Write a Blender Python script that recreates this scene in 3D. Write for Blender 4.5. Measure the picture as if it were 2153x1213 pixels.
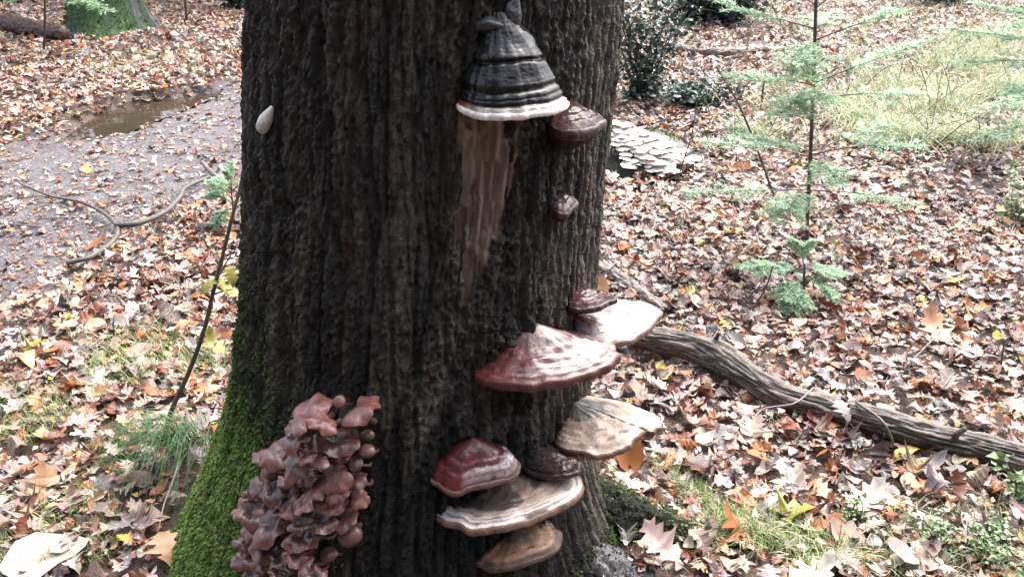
import bpy, math, random
import numpy as np
from mathutils import Vector, Matrix

for o in list(bpy.data.objects):
    bpy.data.objects.remove(o)
SC = bpy.context.scene
COL = SC.collection
R = math.radians
rng = np.random.default_rng(7)
random.seed(7)

# ------------------------------------------------------------------ camera
CAM_H, PITCH, FPX, W0, H0 = 1.60, R(26.0), 1791.0, 2153.0, 1213.0
cam = bpy.data.cameras.new('camera')
cam.sensor_fit = 'HORIZONTAL'
cam.sensor_width = 36.0
cam.lens = 36.0 * FPX / W0
cam.clip_start = 0.05
cam.clip_end = 400.0
camo = bpy.data.objects.new('camera', cam)
camo.location = (0, 0, CAM_H)
camo.rotation_euler = (R(90) - PITCH, 0, 0)
COL.objects.link(camo)
SC.camera = camo

# ------------------------------------------------------------------ light
SUN_EL, SUN_AZ = R(58), R(38)          # azimuth measured from +y (away from camera) towards +x
world = bpy.data.worlds.new('World')
SC.world = world
world.use_nodes = True
nt = world.node_tree
nt.nodes.clear()
sky = nt.nodes.new('ShaderNodeTexSky')
sky.sky_type = 'NISHITA'
sky.sun_disc = False
sky.sun_elevation = SUN_EL
sky.sun_rotation = SUN_AZ
sky.air_density = 1.0
sky.dust_density = 6.0
sky.ozone_density = 1.0
hs = nt.nodes.new('ShaderNodeHueSaturation')
hs.inputs['Saturation'].default_value = 0.7
bg = nt.nodes.new('ShaderNodeBackground')
bg.inputs['Strength'].default_value = 0.15
wo = nt.nodes.new('ShaderNodeOutputWorld')
nt.links.new(sky.outputs[0], hs.inputs['Color'])
nt.links.new(hs.outputs[0], bg.inputs['Color'])
nt.links.new(bg.outputs[0], wo.inputs[0])

sl = bpy.data.lights.new('sun', 'SUN')
sl.energy = 0.9
sl.angle = R(75)
sl.color = (1.0, 1.0, 1.0)
so = bpy.data.objects.new('sun', sl)
sd = Vector((math.sin(SUN_AZ) * math.cos(SUN_EL), math.cos(SUN_AZ) * math.cos(SUN_EL), math.sin(SUN_EL)))
so.rotation_euler = sd.to_track_quat('Z', 'Y').to_euler()
so.location = sd * 20
COL.objects.link(so)

SC.view_settings.view_transform = 'Standard'
SC.view_settings.look = 'None'
SC.view_settings.gamma = 1.0
SC.view_settings.exposure = 2.1
SC.view_settings.use_curve_mapping = False

# ------------------------------------------------------------------ helpers
CP, SP = math.cos(PITCH), math.sin(PITCH)

def ray(px, py):
    u = (px - W0 / 2) / FPX
    v = (H0 / 2 - py) / FPX
    d = np.array([u, CP + v * SP, -SP + v * CP])
    return d / np.linalg.norm(d)

O = np.array([0.0, 0.0, CAM_H])

def on_z(px, py, z=0.0):
    d = ray(px, py)
    t = (z - CAM_H) / d[2]
    return O + d * t

def on_y(px, py, y):
    d = ray(px, py)
    return O + d * (y / d[1])

_lat = np.random.default_rng(11).random((256, 256))

def vn(x, y):
    x = np.asarray(x, float); y = np.asarray(y, float)
    xi = np.floor(x).astype(int); yi = np.floor(y).astype(int)
    fx = x - xi; fy = y - yi
    fx = fx * fx * (3 - 2 * fx); fy = fy * fy * (3 - 2 * fy)
    a = _lat[xi & 255, yi & 255]; b = _lat[(xi + 1) & 255, yi & 255]
    c = _lat[xi & 255, (yi + 1) & 255]; d = _lat[(xi + 1) & 255, (yi + 1) & 255]
    return (a * (1 - fx) + b * fx) * (1 - fy) + (c * (1 - fx) + d * fx) * fy

def fbm(x, y, n=4):
    s = 0; a = 1; t = 0
    for i in range(n):
        s = s + a * vn(np.asarray(x) * 2 ** i + 17.3 * i, np.asarray(y) * 2 ** i + 5.7 * i)
        t += a; a *= 0.5
    return s / t

def vor(u, v, jit=0.9):
    u = np.asarray(u, float); v = np.asarray(v, float)
    ui = np.floor(u).astype(int); vi = np.floor(v).astype(int)
    f1 = np.full(u.shape, 9.0); f2 = np.full(u.shape, 9.0); cid = np.zeros(u.shape)
    for du in (-1, 0, 1):
        for dv in (-1, 0, 1):
            a = ui + du; b = vi + dv
            cx = a + 0.5 + jit * (_lat[a & 255, b & 255] - 0.5)
            cy = b + 0.5 + jit * (_lat[(a + 91) & 255, (b + 37) & 255] - 0.5)
            d = np.hypot(u - cx, v - cy)
            m = d < f1
            f2 = np.where(m, f1, np.minimum(f2, d))
            cid = np.where(m, _lat[(a + 13) & 255, (b + 171) & 255], cid)
            f1 = np.where(m, d, f1)
    return f1, f2, cid

def sstep(a, b, x):
    t = np.clip((np.asarray(x, float) - a) / (b - a), 0, 1)
    return t * t * (3 - 2 * t)

def make_mesh(name, verts, faces, mat=None, col=None, smooth=True, extra=None):
    """faces: (n,3) or (n,4) int array or list of such arrays; col: per-vertex rgb"""
    if not isinstance(faces, list):
        faces = [faces]
    faces = [np.asarray(f, np.int32) for f in faces if len(f)]
    verts = np.asarray(verts, np.float32)
    me = bpy.data.meshes.new(name)
    me.vertices.add(len(verts))
    me.vertices.foreach_set('co', verts.ravel())
    loops = np.concatenate([f.ravel() for f in faces])
    tot = np.concatenate([np.full(len(f), f.shape[1], np.int32) for f in faces])
    start = np.concatenate([[0], np.cumsum(tot)[:-1]]).astype(np.int32)
    me.loops.add(len(loops)); me.polygons.add(len(tot))
    me.loops.foreach_set('vertex_index', loops)
    me.polygons.foreach_set('loop_start', start)
    me.polygons.foreach_set('use_smooth', np.full(len(tot), smooth, bool))
    me.update(calc_edges=True)
    if col is not None:
        col = np.asarray(col, np.float32)
        c4 = np.ones((len(verts), 4), np.float32); c4[:, :3] = col
        at = me.attributes.new('col', 'FLOAT_COLOR', 'POINT')
        at.data.foreach_set('color', c4.ravel())
    if extra:
        for k, v in extra.items():
            at = me.attributes.new(k, 'FLOAT', 'POINT')
            at.data.foreach_set('value', np.asarray(v, np.float32))
    if mat:
        me.materials.append(mat)
    return me

def link(name, me, parent=None):
    o = bpy.data.objects.new(name, me)
    COL.objects.link(o)
    if parent is not None:
        o.parent = parent
    return o

def tag(o, label=None, cat=None, group=None, kind=None):
    if label: o['label'] = label
    if cat: o['category'] = cat
    if group: o['group'] = group
    if kind: o['kind'] = kind
    return o

def empty(name, loc, label, cat, group=None):
    o = bpy.data.objects.new(name, None)
    o.location = tuple(float(v) for v in loc)
    o.empty_display_size = 0.05
    COL.objects.link(o)
    return tag(o, label, cat, group)

def grid_faces(nu, nv, wrap=False):
    """verts index i*nv+j, i in nu, j in nv"""
    i = np.arange(nu if wrap else nu - 1); j = np.arange(nv - 1)
    I, J = np.meshgrid(i, j, indexing='ij')
    I2 = (I + 1) % nu
    return np.stack([I * nv + J, I2 * nv + J, I2 * nv + J + 1, I * nv + J + 1], -1).reshape(-1, 4)

def catmull(pts, n):
    pts = np.asarray(pts, float)
    P = np.vstack([2 * pts[0] - pts[1], pts, 2 * pts[-1] - pts[-2]])
    m = len(pts) - 1
    out = []
    for t in np.linspace(0, m, n):
        k = min(int(t), m - 1); f = t - k
        a, b, c, d = P[k:k + 4]
        out.append(0.5 * (2 * b + (c - a) * f + (2 * a - 5 * b + 4 * c - d) * f ** 2 + (3 * b - a - 3 * c + d) * f ** 3))
    return np.array(out)

def tube(pts, radii, ns=10, bump=0.0, seed=0, ridges=0, cap=True):
    """pts (n,3) radii (n,) -> verts, faces list"""
    pts = np.asarray(pts, float); radii = np.asarray(radii, float); n = len(pts)
    T = np.gradient(pts, axis=0); T /= np.linalg.norm(T, axis=1)[:, None] + 1e-9
    up = np.array([0, 0, 1.0])
    if abs(T[0] @ up) > 0.9: up = np.array([1.0, 0, 0])
    V = []
    a = np.linspace(0, 2 * math.pi, ns, endpoint=False)
    nprev = np.cross(T[0], up); nprev /= np.linalg.norm(nprev)
    s = np.concatenate([[0], np.cumsum(np.linalg.norm(np.diff(pts, axis=0), axis=1))])
    for i in range(n):
        nn = nprev - T[i] * (nprev @ T[i]); nn /= np.linalg.norm(nn) + 1e-9; nprev = nn
        b = np.cross(T[i], nn)
        rr = np.full(ns, radii[i])
        if bump:
            w = s[i] / max(radii.mean(), 1e-6)
            rr = rr * (1 + bump * (2 * fbm(np.cos(a) * 1.6 + 40 + seed * 3.1 + w * 0.25, np.sin(a) * 1.6 + 40 + w * 0.5, 3) - 1))
            if ridges:
                ph = 2.5 * fbm(a * 0 + w * 0.2 + seed, a * 0 + 3.3, 2)
                rr = rr * (1 + bump * 0.5 * (np.abs(np.sin(ridges * a / 2 + ph * 2 + 1.5 * vn(a * 2, w * 0.8))) ** 0.7 - 0.6))
        V.append(pts[i] + np.outer(np.cos(a) * rr, nn) + np.outer(np.sin(a) * rr, b))
    V = np.concatenate(V)
    i = np.arange(n - 1); j = np.arange(ns)
    I, J = np.meshgrid(i, j, indexing='ij'); J2 = (J + 1) % ns
    F = np.stack([I * ns + J, I * ns + J2, (I + 1) * ns + J2, (I + 1) * ns + J], -1).reshape(-1, 4)
    fl = [F]
    if cap:
        V = np.vstack([V, pts[0] - T[0] * radii[0] * 0.15, pts[-1] + T[-1] * radii[-1] * 0.3])
        c0, c1 = len(V) - 2, len(V) - 1
        jj = np.arange(ns); jn = (jj + 1) % ns
        fl.append(np.concatenate([np.stack([jn, jj, np.full(ns, c0)], -1),
                                  np.stack([(n - 1) * ns + jj, (n - 1) * ns + jn, np.full(ns, c1)], -1)]))
    return V, fl

class MB:
    """collects pieces into one mesh (one thing or one part only)"""
    def __init__(s): s.v = []; s.f = []; s.c = []; s.n = 0
    def add(s, v, fl, c=None):
        v = np.asarray(v, float)
        if not isinstance(fl, list): fl = [fl]
        s.v.append(v); s.f += [np.asarray(f) + s.n for f in fl if len(f)]
        if c is not None:
            c = np.asarray(c, float)
            s.c.append(np.broadcast_to(c, (len(v), 3)) if c.ndim == 1 else c)
        s.n += len(v)
    def mesh(s, name, mat, smooth=True):
        f3 = [f for f in s.f if f.shape[1] == 3]; f4 = [f for f in s.f if f.shape[1] == 4]
        fl = ([np.concatenate(f4)] if f4 else []) + ([np.concatenate(f3)] if f3 else [])
        return make_mesh(name, np.concatenate(s.v), fl, mat, np.concatenate(s.c) if s.c else None, smooth)

def barky(pts, radii, n, ns, seed, depth, cell=(0.018, 0.10)):
    """tube with furrowed bark running along it"""
    P = catmull(pts, n); rd = np.interp(np.linspace(0, 1, n), np.linspace(0, 1, len(radii)), radii)
    rd = rd * (1 + 0.10 * (fbm(np.linspace(0, 14, n) + seed, np.zeros(n) + 2, 3) - .5) * 2)
    v, f = tube(P, rd, ns, 0.16, seed, 0)
    sl_ = np.concatenate([[0], np.cumsum(np.linalg.norm(np.diff(P, axis=0), axis=1))])
    A = np.tile(np.linspace(0, 2 * math.pi, ns, endpoint=False), n); S = np.repeat(sl_, ns); Rr = np.repeat(rd, ns)
    u = A * Rr.mean() + 0.008 * (fbm(S * 5, A * 2, 3) - .5) * 2
    f1, f2, cid = vor(u / cell[0] + seed, S / cell[1], .95)
    fu = sstep(.02, .35, f2 - f1)
    d = depth * (fu - .7) + depth * .5 * (cid - .5) + depth * 1.1 * (fbm(u * 90, S * 30, 3) - .5)
    m = len(A)
    ctr = np.repeat(P, ns, 0); nrm = v[:m] - ctr; nrm /= np.linalg.norm(nrm, axis=1)[:, None]
    v[:m] += nrm * d[:, None]
    tone = np.concatenate([(0.45 + 0.5 * cid + 0.35 * fu) * (0.6 + 0.8 * fbm(u * 40, S * 12, 3)), [.7, .7]])
    return v, f, tone

# ------------------------------------------------------------------ materials
class NT:
    def __init__(s, name):
        s.m = bpy.data.materials.new(name); s.m.use_nodes = True
        s.t = s.m.node_tree; s.t.nodes.clear()
        s.out = s.t.nodes.new('ShaderNodeOutputMaterial')
        s.b = s.t.nodes.new('ShaderNodeBsdfPrincipled')
        s.t.links.new(s.b.outputs[0], s.out.inputs[0])
    def n(s, typ, **kw):
        nd = s.t.nodes.new(typ)
        for k, v in kw.items():
            if k in nd.inputs: nd.inputs[k].default_value = v
            else: setattr(nd, k, v)
        return nd
    def l(s, a, b): s.t.links.new(a, b)
    def attr(s, name='col'):
        a = s.n('ShaderNodeAttribute'); a.attribute_name = name
        return a.outputs['Color']
    def coords(s, scale=(1, 1, 1)):
        tc = s.n('ShaderNodeTexCoord'); mp = s.n('ShaderNodeMapping')
        mp.inputs['Scale'].default_value = scale
        s.l(tc.outputs['Object'], mp.inputs['Vector'])
        return mp.outputs[0]
    def noise(s, vec, scale, detail=4, rough=0.55):
        nz = s.n('ShaderNodeTexNoise'); nz.inputs['Scale'].default_value = scale
        nz.inputs['Detail'].default_value = detail; nz.inputs['Roughness'].default_value = rough
        s.l(vec, nz.inputs['Vector'])
        return nz.outputs['Fac']
    def ramp(s, fac, stops):
        r = s.n('ShaderNodeValToRGB')
        el = r.color_ramp.elements
        while len(el) < len(stops): el.new(0.5)
        for e, (p, c) in zip(el, stops):
            e.position = p; e.color = (*c, 1) if len(c) == 3 else c
        s.l(fac, r.inputs[0])
        return r.outputs[0]
    def mul(s, a, b, fac=1.0, mode='MULTIPLY'):
        mx = s.n('ShaderNodeMix'); mx.data_type = 'RGBA'; mx.blend_type = mode
        mx.inputs[0].default_value = fac
        for sock, val in ((mx.inputs[6], a), (mx.inputs[7], b)):
            if isinstance(val, tuple): sock.default_value = (*val, 1)
            else: s.l(val, sock)
        return mx.outputs[2]
    def mixf(s, fac, a, b):
        o = s.mul(a, b, 1.0, 'MIX'); s.l(fac, o.node.inputs[0]); return o
    def bump(s, h, strength=0.4, dist=0.002):
        bp = s.n('ShaderNodeBump'); bp.inputs['Strength'].default_value = strength
        bp.inputs['Distance'].default_value = dist
        s.l(h, bp.inputs['Height']); s.l(bp.outputs[0], s.b.inputs['Normal'])
    def base(s, c):
        if isinstance(c, tuple): s.b.inputs['Base Color'].default_value = (*c, 1)
        else: s.l(c, s.b.inputs['Base Color'])
    def set(s, **kw):
        for k, v in kw.items(): s.b.inputs[k.replace('_', ' ')].default_value = v

def mat_crust(name, r0, r1, coat, nscale, bstr, bdist, dirt=0.5):
    """bracket skin: patchy gloss, pits, soil specks"""
    k = NT(name); vec = k.coords()
    n1 = k.noise(vec, nscale, 6, 0.65); n2 = k.noise(vec, nscale * 5, 4, 0.6); n3 = k.noise(vec, nscale * 0.5, 3)
    c = k.mul(k.attr(), k.ramp(n1, [(0.3, (0.6, 0.58, 0.56)), (0.7, (1.25, 1.25, 1.25))]))
    c = k.mul(c, k.ramp(n2, [(0.30, (0.25, 0.22, 0.2)), (0.42, (1, 1, 1)), (0.8, (1.1, 1.1, 1.1))]), dirt)
    k.base(c)
    k.l(k.ramp(n1, [(0.35, (r0,) * 3), (0.65, (r1,) * 3)]), k.b.inputs['Roughness'])
    cw = k.ramp(n3, [(0.40, (0.05,) * 3), (0.58, (coat,) * 3)])
    k.l(cw, k.b.inputs['Coat Weight']); k.set(Coat_Roughness=0.13)
    ad = k.n('ShaderNodeMath', operation='MULTIPLY_ADD'); k.l(n2, ad.inputs[0]); ad.inputs[1].default_value = 0.35; k.l(n1, ad.inputs[2])
    k.bump(ad.outputs[0], bstr, bdist)
    return k.m

def mat_attr(name, rough=0.5, nscale=60, namp=(0.65, 1.25), bstr=0.3, bdist=0.001, coat=0.0, spec=0.5, coat_r=0.1, trans=0.0):
    k = NT(name)
    vec = k.coords()
    nz = k.noise(vec, nscale, 5)
    lo, hi = namp
    c = k.mul(k.attr(), k.ramp(nz, [(0.25, (lo, lo, lo)), (0.75, (hi, hi, hi))]))
    k.base(c)
    k.set(Roughness=rough, Specular_IOR_Level=spec, Coat_Weight=coat, Coat_Roughness=coat_r)
    if bstr: k.bump(k.noise(vec, nscale * 2.5, 4), bstr, bdist)
    if trans:
        tr = k.n('ShaderNodeBsdfTranslucent'); k.l(c, tr.inputs['Color'])
        mx = k.n('ShaderNodeMixShader'); mx.inputs[0].default_value = trans
        k.l(k.b.outputs[0], mx.inputs[1]); k.l(tr.outputs[0], mx.inputs[2])
        k.l(mx.outputs[0], k.out.inputs[0])
    return k.m

M = {}
M['leaf'] = mat_attr('dead_leaf', 0.38, 90, (0.7, 1.2), 0.35, 0.0012, spec=0.5, trans=0.12)
M['grass'] = mat_attr('grass_blade', 0.45, 40, (0.8, 1.2), 0, trans=0.25)
M['needle'] = mat_attr('fir_needle', 0.45, 60, (0.85, 1.15), 0, trans=0.25)
M['moss'] = mat_attr('moss', 0.75, 120, (0.6, 1.4), 0, spec=0.2, trans=0.15)
M['shrubleaf'] = mat_attr('shrub_leaf', 0.3, 60, (0.8, 1.2), 0, spec=0.6, trans=0.1)
M['stem'] = mat_attr('stem_bark', 0.6, 150, (0.6, 1.3), 0.5, 0.001)
M['lacquer'] = mat_crust('bracket_crust', 0.55, 0.25, 0.85, 34, 0.8, 0.005)
M['knob'] = mat_crust('knobbly_dark_crust', 0.6, 0.22, 0.5, 75, 1.0, 0.016)
M['knob'].node_tree.nodes['Principled BSDF'].inputs['Specular IOR Level'].default_value = 0.2
M['chalk'] = mat_crust('bracket_pale_crust', 0.75, 0.40, 0.25, 40, 0.8, 0.004, 0.7)
M['hoof'] = mat_attr('hoof_crust', 0.30, 80, (0.5, 1.3), 1.0, 0.004, coat=0.5, coat_r=0.06, spec=0.12)
M['pore'] = mat_attr('pore_surface', 0.8, 140, (0.8, 1.1), 0.2, 0.0006, spec=0.2)
M['cap'] = mat_attr('mushroom_cap', 0.34, 90, (0.55, 1.35), 0.6, 0.0016, spec=0.5, coat=0.35, coat_r=0.16)
M['mstem'] = mat_attr('mushroom_stem', 0.6, 150, (0.7, 1.2), 0.4, 0.001, spec=0.3)

# bark
k = NT('wet_bark')
v = k.coords((1, 1, 0.22))
v1 = k.coords()
n1 = k.noise(v, 38, 6, 0.65)
n2 = k.noise(v1, 210, 4, 0.65)
c = k.mul(k.attr(), k.ramp(n1, [(0.28, (0.35, 0.35, 0.37)), (0.5, (0.9, 0.88, 0.86)), (0.72, (2.1, 1.95, 1.8))]))
c = k.mul(c, k.ramp(n2, [(0.3, (0.55, 0.55, 0.55)), (0.62, (1.05, 1.05, 1.05)), (0.72, (2.6, 2.55, 2.5))]))
k.base(c)
rr = k.ramp(n2, [(0.40, (0.75, 0.75, 0.75)), (0.60, (0.16, 0.16, 0.16))])
k.l(rr, k.b.inputs['Roughness'])
k.set(Specular_IOR_Level=0.38)
ad = k.n('ShaderNodeMath', operation='ADD'); k.l(n1, ad.inputs[0]); k.l(n2, ad.inputs[1])
k.bump(ad.outputs[0], 1.0, 0.009)
M['bark'] = k.m

k = NT('bare_wood')
v = k.coords((1, 1, 0.08)); n1 = k.noise(v, 70, 5, 0.6); n2 = k.noise(k.coords(), 90, 4)
c = k.mul(k.attr(), k.ramp(n1, [(0.3, (0.6, 0.58, 0.56)), (0.7, (1.25, 1.22, 1.2))]))
c = k.mul(c, k.ramp(n2, [(0.3, (0.75, 0.75, 0.75)), (0.7, (1.1, 1.1, 1.1))]))
k.base(c); k.set(Roughness=0.5); k.bump(n1, 0.6, 0.004)
M['wood'] = k.m

k = NT('log_bark')
v = k.coords(); n1 = k.noise(v, 45, 6, 0.65); n2 = k.noise(v, 220, 3)
c = k.mul(k.attr(), k.ramp(n1, [(0.3, (0.45, 0.45, 0.45)), (0.7, (1.4, 1.38, 1.35))]))
c = k.mul(c, k.ramp(n2, [(0.3, (0.7, 0.7, 0.7)), (0.7, (1.2, 1.2, 1.2))]))
k.base(c); k.set(Roughness=0.5); k.bump(n1, 0.8, 0.005)
M['log'] = k.m

k = NT('forest_soil')
v = k.coords(); n1 = k.noise(v, 9, 6, 0.65); n2 = k.noise(v, 70, 5, 0.65)
c = k.mul(k.attr(), k.ramp(n1, [(0.3, (0.6, 0.6, 0.6)), (0.7, (1.3, 1.3, 1.3))]))
c = k.mul(c, k.ramp(n2, [(0.3, (0.5, 0.5, 0.5)), (0.7, (1.4, 1.4, 1.4))]))
k.base(c); k.set(Roughness=0.45, Specular_IOR_Level=0.5); k.bump(n2, 1.0, 0.03)
M['soil'] = k.m

k = NT('puddle_water')
k.base((0.045, 0.032, 0.022)); k.set(Roughness=0.04, Specular_IOR_Level=0.5)
k.bump(k.noise(k.coords(), 6, 2), 0.08, 0.01)
M['water'] = k.m

# ------------------------------------------------------------------ trunk shape (smooth)
AX_Y = 1.85
_zk = np.array([-0.30, -0.10, 0.0, 0.10, 0.20, 0.29, 0.466, 0.70, 1.0, 1.363, 2.5, 6.0])
_rk = np.array([0.66, 0.60, 0.555, 0.525, 0.498, 0.475, 0.440, 0.412, 0.389, 0.369, 0.34, 0.30])
_xk = np.array([-0.33, -0.325, -0.32, -0.31, -0.30, -0.288, -0.256, -0.227, -0.195, -0.157, -0.06, 0.20])

def axis_x(z): return np.interp(z, _zk, _xk)

def Rs(th, z):
    r = np.interp(z, _zk, _rk)
    def lobe(t0, sig, amp, zl):
        d = (th - t0 + math.pi) % (2 * math.pi) - math.pi
        return amp * np.exp(-(d / sig) ** 2) * np.exp(-np.maximum(z + 0.1, 0) / zl)
    r = r + lobe(R(-160), R(26), 0.13, 0.16) + lobe(R(-18), R(20), 0.17, 0.13) + lobe(R(-85), R(16), 0.08, 0.15) \
          + lobe(R(60), R(25), 0.2, 0.15) + lobe(R(130), R(25), 0.2, 0.15)
    r = r + 0.008 * np.sin(3 * th + 1.2) + 0.006 * np.sin(7 * th + z * 1.5)
    return r

def ray_trunk(px, py, off=0.0):
    d = ray(px, py)
    t = 0.9
    prev = t
    def f(t):
        p = O + d * t
        dx = p[0] - axis_x(p[2]); dy = p[1] - AX_Y
        return math.hypot(dx, dy) - float(Rs(np.array(math.atan2(dy, dx)), p[2])) - off
    while t < 3.0:
        if f(t) < 0:
            a, b = prev, t
            for _ in range(30):
                m = (a + b) / 2
                if f(m) < 0: b = m
                else: a = m
            p = O + d * b
            n = np.array([p[0] - axis_x(p[2]), p[1] - AX_Y, 0.0]); n /= np.linalg.norm(n)
            return p, n
        prev = t; t += 0.01
    # silhouette: nearest point on the axis plane
    p = on_y(px, py, AX_Y)
    n = np.array([np.sign(p[0] - axis_x(p[2])), 0.0, 0.0])
    return p, n

# ------------------------------------------------------------------ ground
def gz(x, y):
    x = np.asarray(x, float); y = np.asarray(y, float)
    h = 0.05 * (fbm(x * 0.9 + 31, y * 0.9 + 12, 3) - 0.5) + 0.02 * (fbm(x * 4 + 7, y * 4 + 3, 3) - 0.5)
    # slight bank around the tree foot
    d = np.hypot(x + 0.3, y - 1.9)
    h = h + 0.05 * np.exp(-(d / 0.9) ** 2)
    h = h - 0.03 * path_mask(x, y)
    pm = puddle_mask(x, y)
    return h * (1 - pm) - 0.11 * pm

def poly_world(pts): return np.array([on_z(a, b)[:2] for a, b in pts])

def in_poly(x, y, poly):
    c = np.zeros(np.shape(x), bool)
    n = len(poly)
    for i in range(n):
        x0, y0 = poly[i]; x1, y1 = poly[(i + 1) % n]
        if y0 == y1: continue
        m = ((y0 > y) != (y1 > y)) & (x < (x1 - x0) * (y - y0) / (y1 - y0) + x0)
        c ^= m
    return c

def dist_seg(x, y, line):
    d = np.full(np.shape(x), 1e9)
    for (x0, y0), (x1, y1) in zip(line[:-1], line[1:]):
        L = (x1 - x0) ** 2 + (y1 - y0) ** 2
        t = np.clip(((x - x0) * (x1 - x0) + (y - y0) * (y1 - y0)) / L, 0, 1)
        d = np.minimum(d, np.hypot(x - x0 - t * (x1 - x0), y - y0 - t * (y1 - y0)))
    return d

PATH = poly_world([(-420, 620), (-150, 520), (60, 430), (250, 330), (420, 265), (560, 225), (760, 180)])
PUD = catmull(np.array([on_z(a, b)[:2] for a, b in [(130, 277), (185, 238), (250, 212), (330, 198), (430, 184), (445, 190), (350, 228), (260, 262), (185, 277), (130, 277)]]), 60)

def path_mask(x, y):
    d = dist_seg(x, y, PATH)
    w = 0.92 + 0.5 * (fbm(x * 1.3 + 3, y * 1.3 + 9, 3) - 0.5)
    return 1 - sstep(w * 0.7, w * 1.4, d)

def puddle_mask(x, y):
    return 1 - sstep(-0.02, 0.09, np.where(in_poly(x, y, PUD), -dist_seg(x, y, PUD), dist_seg(x, y, PUD)))

def ground_pt(px, py, up=0.0):
    p = on_z(px, py, 0.0)
    for _ in range(4):
        p = on_z(px, py, float(gz(p[0], p[1])) + up)
    return p

def build_ground():
    # fan-shaped sheet: fine close to the view, coarse to the horizon
    ys = np.concatenate([np.linspace(-60, -2, 8), np.linspace(-1.5, 1.0, 12), np.linspace(1.1, 5, 110), np.linspace(5.06, 14, 120), np.geomspace(14.6, 160, 24)])
    u = np.concatenate([-np.geomspace(160, 1.0, 22), np.linspace(-0.95, 0.95, 150), np.geomspace(1.0, 160, 22)])
    Y, U = np.meshgrid(ys, u, indexing='ij')
    X = np.where(np.abs(U) <= 0.96, U * np.clip(0.9 * Y + 1.0, 2.0, 14), 0)
    edge = 0.95 * np.clip(0.9 * Y + 1.0, 2.0, 14)
    X = np.where(np.abs(U) > 0.96, np.sign(U) * (edge + np.abs(U) - 0.95), X)
    Z = gz(X, Y)
    far = sstep(12, 20, np.hypot(X, Y)); Z = Z * (1 - far)
    pm = path_mask(X, Y)
    n = fbm(X * 2.2, Y * 2.2, 4)
    soil = np.array([0.085, 0.058, 0.045]); mud = np.array([0.165, 0.152, 0.162])
    duff = np.array([0.15, 0.095, 0.072])
    c = soil + (duff - soil) * n[..., None]
    m = (pm * sstep(0.25, 0.6, fbm(X * 3 + 8, Y * 3, 3) + 0.25))[..., None]
    c = c * (1 - m) + mud * m
    me = make_mesh('ground', np.stack([X, Y, Z], -1).reshape(-1, 3), grid_faces(len(ys), len(u))[:, ::-1], M['soil'], c.reshape(-1, 3))
    tag(link('ground', me), 'forest floor of dark soil with a muddy path under fallen leaves', None, None, 'structure')
    # puddle
    lv = -0.060
    cen = PUD.mean(0)
    V = np.vstack([np.column_stack([PUD[:-1], np.full(len(PUD) - 1, lv)]), [cen[0], cen[1], lv]])
    nn = len(PUD) - 1
    V[:-1, :2] = cen + (V[:-1, :2] - cen) * 1.04
    j = np.arange(nn)
    F = np.stack([j, (j + 1) % nn, np.full(nn, nn)], -1)
    me = make_mesh('puddle', V, F, M['water'])
    tag(link('puddle', me), 'long shallow brown puddle on the muddy path', None, None, 'structure')

build_ground()

# ------------------------------------------------------------------ the big tree
PATCH = [(955, 225), (1000, 225), (1095, 235), (1098, 300), (1090, 350), (1078, 380), (1065, 400), (1068, 440), (1050, 470), (1035, 500), (1022, 560), (1005, 600), (992, 660), (975, 650), (968, 590), (972, 520), (960, 500), (965, 440), (972, 400), (965, 330), (955, 280)]

def px_of(P):
    d = P - O
    zc = d[..., 1] * CP - d[..., 2] * SP
    yc = d[..., 1] * SP + d[..., 2] * CP
    return W0 / 2 + FPX * d[..., 0] / zc, H0 / 2 - FPX * yc / zc

def th_z(px, py):
    p, n = ray_trunk(px, py)
    return math.atan2(p[1] - AX_Y, p[0] - axis_x(p[2])), p[2]

def moss_amount(th, z):
    """0..1 cover of moss: left flank and foot of the trunk"""
    t = np.degrees(th)
    left = 1 - sstep(-150, -102, t)                        # strong on the left flank
    low = 1 - sstep(0.24, 0.74, z + 0.25 * (fbm(th * 6, z * 5, 3) - 0.5))
    high = 1 - sstep(0.55, 1.2, z)
    a = left * (0.95 * low + 0.32 * high)
    mid = (1 - sstep(-116, -90, t)) * (1 - sstep(0.36, 0.78, z)) * 0.58
    foot = (1 - sstep(0.03, 0.14, z + 0.2 * (fbm(th * 9 + 3, z * 8, 3) - 0.5))) * 0.45
    a = np.maximum(np.maximum(a, mid), foot)
    return np.clip(a * (0.45 + 1.35 * fbm(th * 14 + 2, z * 9 + 5, 4)), 0, 1)

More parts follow.
